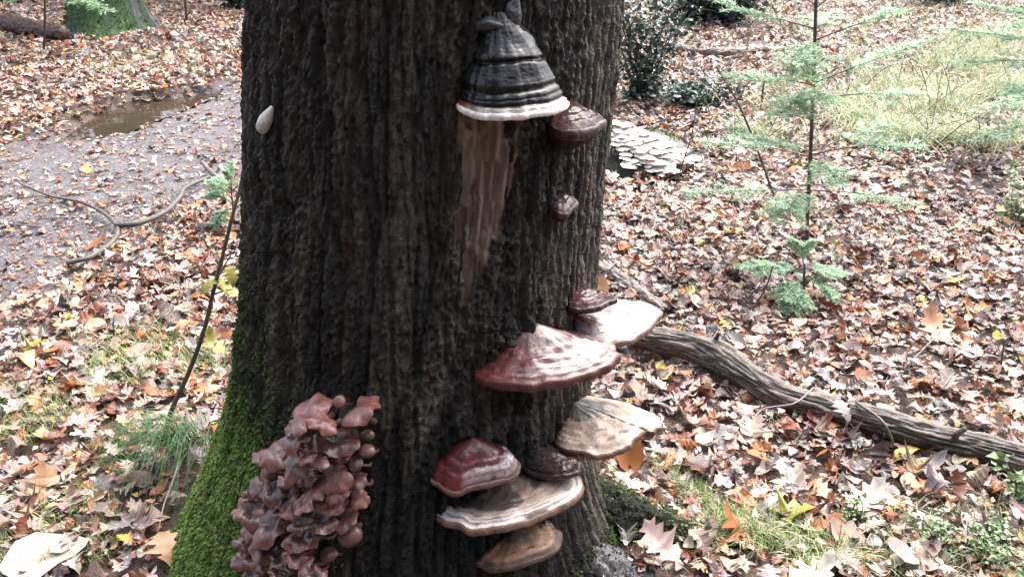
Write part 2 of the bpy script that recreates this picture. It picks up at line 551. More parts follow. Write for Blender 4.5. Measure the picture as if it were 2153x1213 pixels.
def build_tree():
    tree = empty('tree', (axis_x(0.0), AX_Y, 0.0), 'thick dark furrowed tree trunk with mossy foot carrying the bracket fungi', 'tree')
    base = np.array(tree.location)
    th = np.concatenate([np.linspace(R(-200), R(20), 620), np.linspace(R(22), R(160), 50)[:-1]])
    zz = np.concatenate([np.linspace(-0.15, 1.50, 500), np.linspace(1.51, 6.0, 40)[1:]])
    TH, Z = np.meshgrid(th, zz, indexing='ij')
    r = Rs(TH, Z)
    s = TH * 0.40                                           # arc metres
    # furrowed bark: stretched cells warped sideways, long narrow ridges
    wx = 0.016 * (fbm(s * 6 + 3, Z * 1.6, 3) - 0.5) * 2 + 0.02 * Z
    # ridges fan out with the foot
    f1, f2, cid = vor((s + wx) / 0.040, (Z + 0.09 * fbm(s * 9, Z * 3, 2)) / 0.36, 0.98)
    fur = sstep(0.02, 0.34, f2 - f1)
    h1, h2, hid = vor((s + wx * 1.2) / 0.021 + 9.3, (Z + 0.04 * fbm(s * 14, Z * 5, 2)) / 0.15 + 4.1, 0.98)
    sel = sstep(0.40, 0.58, fbm(s * 4.5 + 12, Z * 1.8 + 6, 3))          # some areas carry finer plates
    fur = fur * (1 - 0.55 * sel) + 0.55 * sel * sstep(0.02, 0.34, h2 - h1)
    g1, g2, gid = vor((s + wx * 1.4 + 0.006 * (fbm(s * 50, Z * 18, 2) - 0.5)) / 0.013, Z / 0.05, 0.95)
    flake = sstep(0.0, 0.35, g2 - g1)
    rid = 0.5 + 0.5 * np.cos((s + wx) * 2 * math.pi / 0.046 + 5 * fbm(s * 7, Z * 1.6, 2))
    dv = 0.55 + 0.9 * fbm(s * 5 + 60, Z * 1.5 + 8, 3)
    d = 0.015 * fur * dv + 0.003 * rid + 0.0035 * flake * (0.5 + gid) + 0.007 * cid + 0.003 * hid
    rough = sstep(0.35, 0.6, fbm(s * 6 + 33, Z * 3.5 + 2, 3))
    d += (0.010 + 0.012 * rough) * (fbm(s * 55, Z * 34, 4) - 0.5) + (0.007 + 0.008 * rough) * (fbm(s * 150, Z * 120, 2) - 0.5)
    rightside = sstep(R(-58), R(-28), TH)                     # long clean ridges at the right-hand edge
    rr = 0.5 + 0.5 * np.cos((s + 0.012 * fbm(s * 5, Z * 1.2, 2)) * 2 * math.pi / 0.028 + 2.2 * fbm(s * 12, Z * 1.2, 2))
    d = d * (1 - 0.55 * rightside) + rightside * 0.011 * rr ** 0.7
    # moss softens
    ms = moss_amount(TH, Z)
    d = d * (1 - 0.45 * ms) + 0.012 * ms * fbm(s * 25, Z * 16, 3)
    # patch of bare wood
    pz = np.array([th_z(a, b) for a, b in PATCH])
    wob = 0.016 * (fbm(s * 55, Z * 13 + 9, 4) - 0.5) * 2
    splin = 0.10 * (vn(s * 110 + 4, Z * 2.5) - 0.5)
    inside = in_poly(TH + wob * 1.6, Z + wob * 3 + splin, pz) & (fbm(s * 70 + 5, Z * 5 + 3, 3) < 0.74 - 0.25 * (1 - sstep(0.72, 0.95, Z)))
    dep = 0.007 * (0.5 + 0.5 * np.cos(s * 2 * math.pi / 0.024 + 4 * fbm(s * 8, Z * 2.5, 2))) + 0.006 * (fbm(s * 60, Z * 9, 3) - 0.5) + 0.009 * sstep(.45, .55, fbm(s * 30 + 3, Z * 12, 3)) + 0.004 * (fbm(s * 130, Z * 40, 2) - .5)
    d = np.where(inside, dep - 0.001, d)
    rr_ = r - 0.013 + d
    X = axis_x(Z) + rr_ * np.cos(TH); Y = AX_Y + rr_ * np.sin(TH)
    V = np.stack([X, Y, Z], -1)
    # bark colours
    n = fbm(s * 18, Z * 3.0, 4); n2 = fbm(s * 30 + 9, Z * 1.6 + 4, 3)
    dark = np.array([0.0088, 0.0084, 0.0076]); tan = np.array([0.074, 0.064, 0.049]); red = np.array([0.048, 0.031, 0.023])
    plate = np.clip(0.75 * sstep(0.45, 0.8, cid) + 0.5 * sel * sstep(0.5, 0.9, hid), 0, 1)
    c = dark + (tan - dark) * np.clip(0.45 * sstep(0.4, 0.75, n) + 0.8 * plate, 0, 1)[..., None]
    c = c + (red - c) * (sstep(0.60, 0.78, n2) * 0.55)[..., None]
    grey = np.array([0.165, 0.145, 0.115])
    c = c + (grey - c) * (rightside * sstep(0.55, 0.95, rr) * (0.35 + 0.5 * n))[..., None]
    lichen = np.array([0.105, 0.100, 0.090])
    lm = sstep(0.56, 0.70, fbm(s * 28 + 50, Z * 20 + 20, 4)) * sstep(0.05, 0.5, 1.1 - Z) * sstep(R(-110), R(-70), TH)
    c = c + (lichen - c) * (lm * 0.8)[..., None]
    green = np.array([0.020, 0.030, 0.018])
    gm = (1 - sstep(R(-172), R(-118), TH)) * (0.25 + 0.75 * sstep(0.40, 0.62, fbm(s * 16 + 7, Z * 4 + 2, 4))) * (1 - 0.5 * sstep(0.9, 1.3, Z))
    c = c + (green - c) * (gm * 0.75)[..., None]
    mossc = np.array([0.045, 0.085, 0.018])
    c = c + (mossc - c) * (sstep(0.25, 0.7, ms) * 0.75)[..., None]
    nearblack = np.array([0.004, 0.0035, 0.0035])                # near-black over the lower trunk front under the brackets
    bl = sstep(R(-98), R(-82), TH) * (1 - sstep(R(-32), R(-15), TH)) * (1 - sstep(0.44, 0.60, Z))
    c = c + (nearblack - c) * (bl * 0.92)[..., None]
    wood = np.array([0.21, 0.155, 0.125]) * (0.45 + 0.9 * fbm(s * 70, Z * 6, 4))[..., None]
    c = np.where(inside[..., None], wood, c)
    nu, nv = TH.shape
    F = grid_faces(nu, nv, wrap=True)
    fi = inside.reshape(-1)[F].sum(1) >= 2
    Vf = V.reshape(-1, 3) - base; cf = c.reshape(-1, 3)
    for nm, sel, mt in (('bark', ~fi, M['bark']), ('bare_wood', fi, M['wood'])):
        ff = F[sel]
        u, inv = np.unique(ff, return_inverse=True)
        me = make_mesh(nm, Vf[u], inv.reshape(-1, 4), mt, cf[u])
        o = link(nm, me, tree)
        if nm == 'bare_wood': o['label'] = 'pinkish tan patch of bare wood where bark has fallen off'
        else: o['label'] = 'dark wet bark with long vertical furrows'
    # roots on the right
    def root(pts, rad, colr, lab, mat, seed):
        v, f, tone = barky(np.array(pts), rad, 120, 90, seed, 0.012 if seed == 3 else 0.005, (0.03, 0.07))
        v = v - base
        vw = v + base
        cc = np.array(colr) * tone[:, None]
        mk = sstep(.5, .62, fbm(vw[:, 0] * 16 + seed, vw[:, 1] * 16 + vw[:, 2] * 16, 4))[:, None]
        cc = cc + (np.array((0.014, 0.013, 0.012)) - cc) * mk * .85
        o = link('root', make_mesh('root', v, f, mat, cc), tree); o['label'] = lab
        return v + base
    va = root([(0.02, 1.88, 0.03), (0.20, 1.84, 0.035), (0.36, 1.78, 0.015), (0.52, 1.715, -0.015), (0.72, 1.65, -0.07)], [0.12, 0.085, 0.066, 0.05, 0.03],
              (0.016, 0.016, 0.011), 'mossy root ridge running out from the trunk foot', M['bark'], 3)
    vb = root([(0.0, 1.70, 0.06), (0.17, 1.65, 0.025), (0.28, 1.60, -0.004), (0.40, 1.54, -0.035), (0.50, 1.49, -0.08)], [0.09, 0.072, 0.062, 0.05, 0.03],
              (0.050, 0.046, 0.056), 'bare grey rotting root beside the mossy root ridge', M['log'], 5)
    # moss: small fronds standing off the bark
    Vs = V[:620, :500]; ms_ = ms[:620, :500]
    p = np.clip(ms_ - 0.12, 0, 1).ravel(); area = np.gradient(zz[:500])[None, :] * np.ones((620, 1)); p = p * area.ravel()
    p /= p.sum()
    N = 95000
    idx = rng.choice(p.size, N, p=p)
    pos = Vs.reshape(-1, 3)[idx] + rng.normal(0, 0.0015, (N, 3))
    th_i = np.repeat(th[:620], 500)[idx]
    nrm = np.stack([np.cos(th_i), np.sin(th_i), np.full(N, 0.35)], -1)
    amt = ms_.ravel()[idx]
    # moss on roots
    for vw, k_, grn in ((va, 11000, 1.0), (vb, 5000, 0.45)):
        ii = rng.integers(0, len(vw), k_)
        pp = vw[ii] + rng.normal(0, 0.006, (k_, 3))
        ok = pp[:, 2] > -0.02
        pos = np.vstack([pos, pp[ok]]); amt = np.concatenate([amt, np.clip((0.05 + 0.55 * sstep(0.30, 0.55, pp[ok][:, 0]) + 0.5 * sstep(0.03, 0.10, pp[ok][:, 2]) * sstep(1.74, 1.84, pp[ok][:, 1])) * grn, 0, 1)])
        nrm = np.vstack([nrm, np.tile([0.2, -0.5, 0.8], (ok.sum(), 1))])
    N = len(pos)
    nrm = nrm + rng.normal(0, 0.55, (N, 3)); nrm /= np.linalg.norm(nrm, axis=1)[:, None]
    side = np.cross(nrm, rng.normal(0, 1, (N, 3))); side /= np.linalg.norm(side, axis=1)[:, None]
    L = (0.004 + 0.009 * rng.random(N)) * (0.6 + 0.6 * amt)
    w = 0.0012 + 0.0022 * rng.random(N)
    a = pos - side * w[:, None] - nrm * 0.002; b = pos + side * w[:, None] - nrm * 0.002
    m1 = pos + nrm * (L * 0.6)[:, None] + side * (w * 0.9)[:, None]; m0 = pos + nrm * (L * 0.6)[:, None] - side * (w * 0.9)[:, None]
    tip = pos + nrm * L[:, None] + np.array([0, 0, -1.0]) * (L * 0.45)[:, None]
    vv = np.stack([a, b, m1, m0, tip], 1).reshape(-1, 3) - base
    q = np.arange(N) * 5
    f4 = np.stack([q, q + 1, q + 2, q + 3], -1); f3 = np.stack([q + 3, q + 2, q + 4], -1)
    dk = np.array([0.020, 0.030, 0.015]); br = np.array([0.145, 0.225, 0.055])
    t = np.clip(amt * 1.25 - 0.20 + 0.7 * (fbm(pos[:, 0] * 22 + pos[:, 1] * 9, pos[:, 2] * 16 + 4, 3) - 0.45) + rng.normal(0, 0.16, N), 0, 1)[:, None]
    cc = dk + (br - dk) * t
    cc = np.repeat(cc, 5, 0)
    o = link('moss', make_mesh('moss', vv, [f4, f3], M['moss'], cc), tree)
    tag(o, 'bright green moss on the left flank and foot of the trunk', None, None, 'stuff')
    return tree

build_tree()

# ------------------------------------------------------------------ bracket fungi
def zone_colors(r, t, stops, seed):
    """colour by distance r from the attachment, wobbling along the margin"""
    rr = np.clip(r + 0.05 * (fbm(t * 9 + seed, r * 5, 3) - 0.5) * 2 * np.sin(math.pi * np.clip(r, 0, 1)), 0, 1)
    xs = [s[0] for s in stops]
    return np.stack([np.interp(rr, xs, [s[1][k_] for s in stops]) for k_ in range(3)], -1)

def bracket(label, margin, apex, zpix, stops, top_mat, rim_col, pore_col, power=1.3, thick=0.02, under=0.03,
            ripple=0.0018, nrip=7, wavy=0.004, seed=0, tilt=0.0, dz=0.0, group='bracket fungi on the trunk', rimw=0.010, steps=None, inset=0.04, name='bracket_fungus', hmax=None, colfn=None, c_inset=0.012):
    pz, _ = ray_trunk(*zpix)
    z0 = pz[2] + dz
    ap, an = ray_trunk(*apex)
    Mg = np.array([on_z(a, b, z0) for a, b in margin])
    # ends run into the trunk
    def inward(p, d):
        n = np.array([p[0] - axis_x(z0), p[1] - AX_Y, 0]); n /= np.linalg.norm(n)
        return p - n * d
    def trunk_xy(p):
        dx, dy = p[0] - axis_x(z0), p[1] - AX_Y
        a = math.atan2(dy, dx); rr = float(Rs(np.array(a), z0)) - inset
        return np.array([axis_x(z0) + rr * math.cos(a), AX_Y + rr * math.sin(a), z0])
    inner = np.array([ap[0] - an[0] * .075, ap[1] - an[1] * .075, z0])
    Mg = np.vstack([inner, trunk_xy(Mg[0]), Mg, trunk_xy(Mg[-1]), inner])
    nseg = len(Mg) - 1
    nt_, nr = 96, 30
    mg = catmull(Mg, nt_)
    tt = np.linspace(0, 1, nt_)
    C = ap - an * c_inset; C = np.array([C[0], C[1], z0])
    H = ap[2] - z0
    if hmax: H = min(H, hmax)
    out = mg - C
    mg = C + out * (1 + 0.05 * (fbm(tt * 26 + seed * 3, tt * 0 + seed, 4) - 0.5) * 2)[:, None]
    mz = wavy * (fbm(tt * 7 + seed * 1.7, tt * 0 + 2.2, 3) - 0.5) * 2
    mz = mz + tilt * (tt - 0.5)
    rs = np.linspace(0, 1, nr)
    RR, TT = np.meshgrid(rs, tt, indexing='xy')            # (nt, nr)
    top = C + (mg - C)[:, None, :] * RR[..., None]
    if steps is None:
        f = (1 - RR ** 1.0) ** power
        z = z0 + H * f
        z = z + ripple * np.sin(2 * math.pi * nrip * RR ** 1.6 + 2.5 * fbm(top[..., 0] * 14 + seed, top[..., 1] * 14, 2)) * sstep(0.35, 0.6, RR)
        z = z - 0.008 * sstep(0.9, 1.0, RR) ** 2 * 0.5
    else:
        # hoof: profile given as (radius, height) steps
        px_ = np.array([s[0] for s in steps]); pr = np.array([s[1] for s in steps])
        ss = np.linspace(0, 1, nr * 3); nr = len(ss)
        RRs = np.interp(ss, px_, pr); RR, TT = np.meshgrid(ss, tt, indexing='xy')
        rad = np.interp(RR, px_, pr)
        rad = rad + 0.0012 * np.sin(2 * math.pi * 22 * RR + 2.5 * fbm(TT * 5, RR * 3, 2)) + (0.020 * (fbm(TT * 16 + 4, RR * 14, 3) - 0.5) + 0.10 * (fbm(TT * 4 + 7, RR * 2.5, 2) - 0.5)) * (RR < 0.93)
        top = C + (mg - C)[:, None, :] * rad[..., None]
        z = z0 + H * (1 - RR) + (0.012 * (fbm(TT * 5, RR * 6, 2) - 0.5) + 0.010 * (TT - .5)) * np.sin(math.pi * np.clip(RR, 0, 1))
    z = z + mz[:, None] * RR ** 2
    z = z + (0.007 if steps is None else 0.002) * (fbm(top[..., 0] * 26 + seed, top[..., 1] * 26 + 3, 4) - 0.5) * 2 * sstep(0.1, 0.4, RR)
    top[..., 2] = z
    root = empty(name, (ap[0], ap[1], z0), label, 'fungus', group)
    b0 = np.array([ap[0], ap[1], z0])
    TTc = np.clip((TT * nseg - 1) / (nseg - 2), 0, 1)
    cols = zone_colors(RR, TTc, stops, seed)
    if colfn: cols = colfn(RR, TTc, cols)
    me = make_mesh('cap', (top - b0).reshape(-1, 3), grid_faces(nt_, nr)[:, ::-1], top_mat, cols.reshape(-1, 3))
    link('cap', me, root)
    # rounded margin
    nm = 9
    ang = np.linspace(0, 1, nm)
    E = top[:, -1, :]
    dirv = (mg - C); dirv[:, 2] = 0; dirv /= np.linalg.norm(dirv, axis=1)[:, None]
    taper = np.sin(np.linspace(0.25, math.pi - 0.25, nt_)) ** 0.4
    rim = E[:, None, :] + dirv[:, None, :] * (rimw * np.sin(math.pi * ang) * 0.55)[None, :, None] * taper[:, None, None]
    rim[..., 2] -= thick * (0.5 - 0.5 * np.cos(math.pi * ang))[None, :] * taper[:, None] * (0.85 + 0.3 * fbm(tt * 9 + seed, tt * 0, 2))[:, None]
    rc = np.array(rim_col)[None, None, :] * (0.8 + 0.4 * fbm(np.repeat(tt[:, None], nm, 1) * 30, np.repeat(ang[None], nt_, 0) * 3, 2))[..., None]
    me = make_mesh('margin', (rim - b0).reshape(-1, 3), grid_faces(nt_, nm)[:, ::-1], M['chalk'], rc.reshape(-1, 3))
    link('margin', me, root)
    # pore surface underneath
    nb = 10
    rb = np.linspace(1, 0, nb)
    B = rim[:, -1, :]
    bot = C + (B - C)[:, None, :] * rb[None, :, None]
    bot[..., 2] = B[:, None, 2] * rb[None] + (z0 - under) * (1 - rb)[None] - 0.35 * under * np.sin(math.pi * rb)[None]
    me = make_mesh('pore_surface', (bot - b0).reshape(-1, 3), grid_faces(nt_, nb)[:, ::-1], M['pore'], np.tile(np.array(pore_col), (nt_ * nb, 1)))
    link('pore_surface', me, root)
    return root, top, b0

RED = (0.115, 0.020, 0.017); DRED = (0.055, 0.014, 0.014); CREAM = (0.62, 0.50, 0.42); PINK = (0.42, 0.29, 0.27); WHT = (0.78, 0.72, 0.68); LIL = (0.36, 0.28, 0.29)

def mixc(cols, colr, m): return cols + (np.array(colr) - cols) * np.clip(m, 0, 1)[..., None]
def nz_(RR, TT, a, b, sd): return fbm(TT * a + sd, RR * b + sd * 1.3, 4)
def col_hoof(RR, TT, c):
    c = mixc(c, (0.20, 0.05, 0.03), sstep(.94, .955, RR) * (1 - sstep(.985, .995, RR)) * (1 - sstep(.30, .40, TT + .12 * (nz_(RR, TT, 14, 9, 3) - .5))))
    c = np.where((RR < .95)[..., None], c * .12 * (0.2 + 1.6 * nz_(RR, TT, 20, 22, 5))[..., None], c)
    return c
def col_a(RR, TT, c):
    left = 1 - sstep(.24, .36, TT + .1 * (nz_(RR, TT, 8, 4, 2) - .5))
    c = mixc(c, (0.13, 0.030, 0.022), left * sstep(.3, .5, RR))
    c = mixc(c, (0.50, 0.41, 0.41), sstep(.56, .66, TT) * (1 - sstep(.80, .9, TT)) * sstep(.48, .56, RR) * (1 - sstep(.80, .86, RR)) * sstep(.35, .55, nz_(RR, TT, 9, 14, 6)))  # pale outer zone: whitish bloom plus sky glare put into the colour
    c = mixc(c, (0.26, 0.19, 0.18), sstep(.36, .5, TT) * (1 - sstep(.36, .46, RR)) * sstep(.35, .6, nz_(RR, TT, 10, 8, 4)))
    return mixc(c, (0.03, 0.014, 0.012), sstep(.62, .68, nz_(RR, TT, 34, 18, 9)) * .8)
def col_b(RR, TT, c):
    return mixc(c, (0.20, 0.12, 0.12), sstep(.58, .66, nz_(RR, TT, 8, 26, 3)) * .8 * sstep(.3, .5, RR))
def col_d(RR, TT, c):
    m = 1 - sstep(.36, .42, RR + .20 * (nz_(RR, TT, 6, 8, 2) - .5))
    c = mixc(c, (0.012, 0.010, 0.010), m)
    c = mixc(c, (0.05, 0.025, 0.02), (1 - sstep(.12, .2, TT)))
    c = mixc(c, (0.05, 0.035, 0.03), sstep(.72, .76, TT) * (1 - sstep(.55, .6, RR)) * sstep(.45, .5, nz_(RR, TT, 9, 14, 3)))
    return mixc(c, (0.05, 0.03, 0.026), sstep(.70, .72, nz_(RR, TT, 10, 16, 8)) * .8)
def col_e(RR, TT, c):
    left = 1 - sstep(.40, .46, TT)
    c = mixc(c, (0.135, 0.018, 0.015), left)
    c = mixc(c, (0.10, 0.014, 0.012), (1 - sstep(.72, .75, RR)))
    return mixc(c, (0.03, 0.012, 0.011), sstep(.62, .66, nz_(RR, TT, 26, 20, 9)) * .7)
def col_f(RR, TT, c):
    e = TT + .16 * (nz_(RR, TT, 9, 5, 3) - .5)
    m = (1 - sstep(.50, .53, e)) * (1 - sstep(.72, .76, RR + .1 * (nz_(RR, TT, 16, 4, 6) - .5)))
    c = mixc(c, (0.045, 0.028, 0.024), m)  # brown patch on the left part of the cap
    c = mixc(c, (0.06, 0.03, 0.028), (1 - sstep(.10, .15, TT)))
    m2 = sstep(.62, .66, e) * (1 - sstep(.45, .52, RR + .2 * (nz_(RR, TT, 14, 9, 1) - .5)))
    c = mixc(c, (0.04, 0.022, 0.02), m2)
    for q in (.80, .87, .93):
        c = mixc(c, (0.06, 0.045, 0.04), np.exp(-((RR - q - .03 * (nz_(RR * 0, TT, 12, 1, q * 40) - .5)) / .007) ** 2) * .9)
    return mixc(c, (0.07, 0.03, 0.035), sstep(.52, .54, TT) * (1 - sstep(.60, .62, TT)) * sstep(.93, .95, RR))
def col_g(RR, TT, c):
    return mixc(mixc(c, (0.045, 0.025, 0.02), 1 - sstep(.16, .26, TT + .1 * (nz_(RR, TT, 9, 6, 3) - .5))), (0.03, 0.02, 0.018), sstep(.68, .7, nz_(RR, TT, 12, 8, 5)))
# hoof fungus
hroot, htop, hb0 = bracket('tall black hoof shaped bracket with painted silver sky sheen and white rim high on the trunk',
    [(958, 212), (968, 224), (990, 233), (1030, 239), (1080, 240), (1130, 236), (1170, 226), (1188, 212)], (1050, 14), (956, 218),
    [(0, (0.03, 0.031, 0.034)), (0.20, (0.075, 0.08, 0.09)), (0.46, (0.09, 0.095, 0.105)), (0.51, (0.008, 0.008, 0.008)), (0.545, (0.008, 0.008, 0.008)), (0.56, (0.13, 0.135, 0.15)), (0.74, (0.13, 0.135, 0.15)), (0.765, (0.008, 0.008, 0.008)), (0.82, (0.010, 0.010, 0.010)),  # silver bands between the grooves put sky reflection into the crust colour
     (0.83, (0.15, 0.155, 0.17)), (0.865, (0.13, 0.135, 0.15)), (0.872, (0.01, 0.01, 0.01)), (0.88, (0.01, 0.01, 0.01)), (0.886, (0.14, 0.145, 0.155)), (0.918, (0.10, 0.10, 0.11)), (0.925, (0.012, 0.010, 0.009)), (0.948, (0.03, 0.022, 0.018)), (0.955, (0.55, 0.48, 0.42)), (1, (0.80, 0.76, 0.72))],
    M['hoof'], (0.80, 0.76, 0.70), (0.50, 0.42, 0.34), thick=0.012, under=0.012, wavy=0.002, seed=4, rimw=0.008, group=None, colfn=col_hoof,
    steps=[(0, 0.0), (0.05, 0.20), (0.2, 0.34), (0.40, 0.53), (0.49, 0.625), (0.53, 0.585), (0.555, 0.65), (0.70, 0.775), (0.75, 0.81), (0.78, 0.80), (0.82, 0.81), (0.835, 0.86), (0.868, 0.88), (0.876, 0.868), (0.885, 0.895), (0.915, 0.915), (0.93, 0.905), (0.95, 0.92), (0.965, 0.985), (1, 1.0)], inset=0.03)

def lump(parent, b0, px, py, off, size, colr, mat, name, seed, squash=(1, 1, 1), tip=0.0):
    p, n = ray_trunk(px, py, off)
    nu, nv = 22, 14
    a = np.linspace(0, 2 * math.pi, nu, endpoint=False); b = np.linspace(0.02, math.pi - 0.02, nv)
    A, B = np.meshgrid(a, b, indexing='ij')
    d = np.stack([np.cos(A) * np.sin(B), np.sin(A) * np.sin(B), np.cos(B)], -1)
    rr = 1 + 0.35 * (fbm(d[..., 0] * 1.7 + seed + 20, d[..., 1] * 1.7 + d[..., 2] * 1.3 + 20, 4) - 0.5) * 2
    rr = rr * (1 + tip * np.clip(d[..., 2], 0, 1) ** 4)
    v = (d * rr[..., None] * np.array(squash) * size + p - b0).reshape(-1, 3)
    cc = np.array(colr) * (0.7 + 0.6 * fbm(A * 3 + seed, B * 4, 3)).reshape(-1)[:, None]
    o = link(name, make_mesh(name, v, grid_faces(nu, nv, True)[:, ::-1], mat, cc), parent)
    return o

lump(hroot, hb0, 1028, 52, 0.004, 0.026, (0.05, 0.052, 0.058), M['hoof'], 'nodule', 1, (1.1, 0.9, 0.55))
lump(hroot, hb0, 1078, 34, 0.006, 0.017, (0.075, 0.077, 0.085), M['hoof'], 'nodule', 2, (0.9, 0.8, 1.2), 0.5)

g = 'glossy red brackets on the trunk'
aroot, atop, ab0 = bracket('largest glossy red bracket with pale bloom and painted sky sheen, above the dark hollow of the trunk',
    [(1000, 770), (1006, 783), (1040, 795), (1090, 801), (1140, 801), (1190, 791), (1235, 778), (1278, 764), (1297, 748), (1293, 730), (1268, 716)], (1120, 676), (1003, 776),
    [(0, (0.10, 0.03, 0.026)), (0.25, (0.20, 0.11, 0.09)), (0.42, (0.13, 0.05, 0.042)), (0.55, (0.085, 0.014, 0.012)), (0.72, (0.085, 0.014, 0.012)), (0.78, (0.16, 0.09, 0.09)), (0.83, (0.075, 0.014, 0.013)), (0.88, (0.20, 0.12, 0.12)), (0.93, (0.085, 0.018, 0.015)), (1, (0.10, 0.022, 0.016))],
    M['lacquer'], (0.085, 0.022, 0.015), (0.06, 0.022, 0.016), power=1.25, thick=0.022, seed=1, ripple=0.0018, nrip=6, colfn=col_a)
lump(aroot, ab0, 1050, 716, 0.02, 0.010, (0.02, 0.015, 0.013), M['bark'], 'debris', 3)
lump(aroot, ab0, 1078, 722, 0.035, 0.011, (0.02, 0.015, 0.013), M['bark'], 'debris', 8, (1, 1, 0.6))
bracket('pinkish white shelf bracket jutting past the trunk edge over the fallen branch',
    [(1196, 690), (1225, 708), (1262, 716), (1305, 712), (1345, 700), (1375, 680), (1388, 660), (1372, 648), (1325, 638), (1285, 636)], (1205, 655), (1205, 694),
    [(0, RED), (0.34, (0.10, 0.018, 0.016)), (0.46, (0.14, 0.06, 0.06)), (0.54, (0.22, 0.15, 0.16)), (0.68, (0.28, 0.22, 0.225)), (0.76, (0.40, 0.34, 0.32)), (0.94, (0.52, 0.45, 0.41)), (1, (0.3, 0.22, 0.18))],
    M['lacquer'], (0.16, 0.10, 0.075), (0.12, 0.08, 0.06), power=1.0, thick=0.016, seed=2, ripple=0.0022, nrip=9, tilt=0.035, colfn=col_b)
bracket('small knobbly dark red bracket sitting just above the pinkish white shelf',
    [(1192, 632), (1198, 642), (1225, 646), (1255, 640), (1280, 628), (1288, 618)], (1210, 607), (1193, 637),
    [(0, (0.05, 0.008, 0.009)), (0.6, (0.055, 0.008, 0.009)), (0.8, (0.08, 0.018, 0.020)), (1, (0.055, 0.009, 0.009))], M['knob'], (0.03, 0.012, 0.011), (0.03, 0.012, 0.011), power=0.8, thick=0.014, seed=6, ripple=0.001, nrip=4)
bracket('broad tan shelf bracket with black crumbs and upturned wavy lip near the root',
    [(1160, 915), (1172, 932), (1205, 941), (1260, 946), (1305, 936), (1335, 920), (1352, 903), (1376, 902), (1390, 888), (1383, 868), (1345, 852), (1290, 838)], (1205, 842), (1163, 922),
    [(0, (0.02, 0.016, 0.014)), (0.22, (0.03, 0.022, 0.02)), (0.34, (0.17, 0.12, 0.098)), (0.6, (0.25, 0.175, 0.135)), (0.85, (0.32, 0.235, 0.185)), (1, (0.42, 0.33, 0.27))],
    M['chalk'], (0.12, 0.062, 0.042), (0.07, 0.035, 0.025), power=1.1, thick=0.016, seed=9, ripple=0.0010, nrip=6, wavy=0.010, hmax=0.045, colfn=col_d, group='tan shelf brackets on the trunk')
broot, btop, bb0 = bracket('dark red brown bracket wedged behind the large cream shelf bracket',
    [(1092, 968), (1110, 982), (1150, 994), (1190, 996), (1214, 986), (1216, 968), (1195, 950)], (1120, 936), (1100, 978),
    [(0, (0.03, 0.016, 0.016)), (0.5, (0.045, 0.02, 0.02)), (0.8, (0.035, 0.016, 0.016)), (1, (0.045, 0.017, 0.016))], M['knob'], (0.035, 0.014, 0.012), (0.03, 0.012, 0.011), power=1.0, thick=0.015, seed=12, ripple=0.001)
bracket('blood red domed bracket with pale sky reflection painted near its rim above the large cream shelf',
    [(906, 985), (908, 1002), (930, 1018), (962, 1027), (1000, 1016), (1045, 1006), (1078, 992), (1090, 973), (1076, 956)], (988, 908), (905, 994),
    [(0, (0.09, 0.016, 0.014)), (0.55, (0.12, 0.018, 0.015)), (0.74, (0.12, 0.02, 0.017)), (0.77, (0.42, 0.34, 0.34)), (0.86, (0.50, 0.42, 0.41)), (0.88, (0.16, 0.08, 0.09)), (0.95, (0.34, 0.25, 0.25)), (1, (0.07, 0.022, 0.02))],  # pale band inside the rim is sky reflection painted in
    M['lacquer'], (0.12, 0.06, 0.045), (0.09, 0.045, 0.035), power=0.72, thick=0.014, seed=15, ripple=0.0010, nrip=4, colfn=col_e, c_inset=-0.022)
bracket('large cream shelf bracket with brown patch below the blood red bracket',
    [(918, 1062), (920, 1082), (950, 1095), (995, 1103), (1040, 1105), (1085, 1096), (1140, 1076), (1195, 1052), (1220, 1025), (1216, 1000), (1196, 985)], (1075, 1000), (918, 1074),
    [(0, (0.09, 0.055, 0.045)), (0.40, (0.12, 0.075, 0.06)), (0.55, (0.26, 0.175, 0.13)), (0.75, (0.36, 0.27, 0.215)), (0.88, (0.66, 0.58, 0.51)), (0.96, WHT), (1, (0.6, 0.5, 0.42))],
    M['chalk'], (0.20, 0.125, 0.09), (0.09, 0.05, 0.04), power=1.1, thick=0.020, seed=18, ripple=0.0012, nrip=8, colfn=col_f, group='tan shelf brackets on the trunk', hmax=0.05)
bracket('lowest orange tan tongue shaped bracket on the trunk foot',
    [(1005, 1160), (1008, 1178), (1035, 1190), (1075, 1187), (1125, 1172), (1165, 1152), (1180, 1130), (1168, 1108)], (1075, 1100), (1004, 1170),
    [(0, (0.02, 0.013, 0.011)), (0.3, (0.085, 0.045, 0.028)), (0.6, (0.29, 0.145, 0.07)), (0.85, (0.36, 0.20, 0.11)), (0.94, (0.075, 0.042, 0.027)), (1, (0.17, 0.10, 0.062))],
    M['chalk'], (0.09, 0.046, 0.030), (0.05, 0.025, 0.018), power=0.9, thick=0.014, seed=21, ripple=0.0006, nrip=3, colfn=col_g, c_inset=-0.012, group='tan shelf brackets on the trunk', hmax=0.04)
bracket('knobbly dark purple bracket tucked under the edge of the hoof bracket',
    [(1152, 252), (1158, 262), (1185, 268), (1220, 266), (1250, 258), (1268, 247), (1262, 240)], (1192, 208), (1150, 256),
    [(0, (0.05, 0.009, 0.010)), (0.5, (0.055, 0.008, 0.009)), (0.8, (0.075, 0.014, 0.016)), (1, (0.050, 0.007, 0.007))], M['knob'], (0.028, 0.008, 0.007), (0.018, 0.006, 0.0055), power=0.9, thick=0.02, under=0.05, seed=24, ripple=0.001, nrip=4)
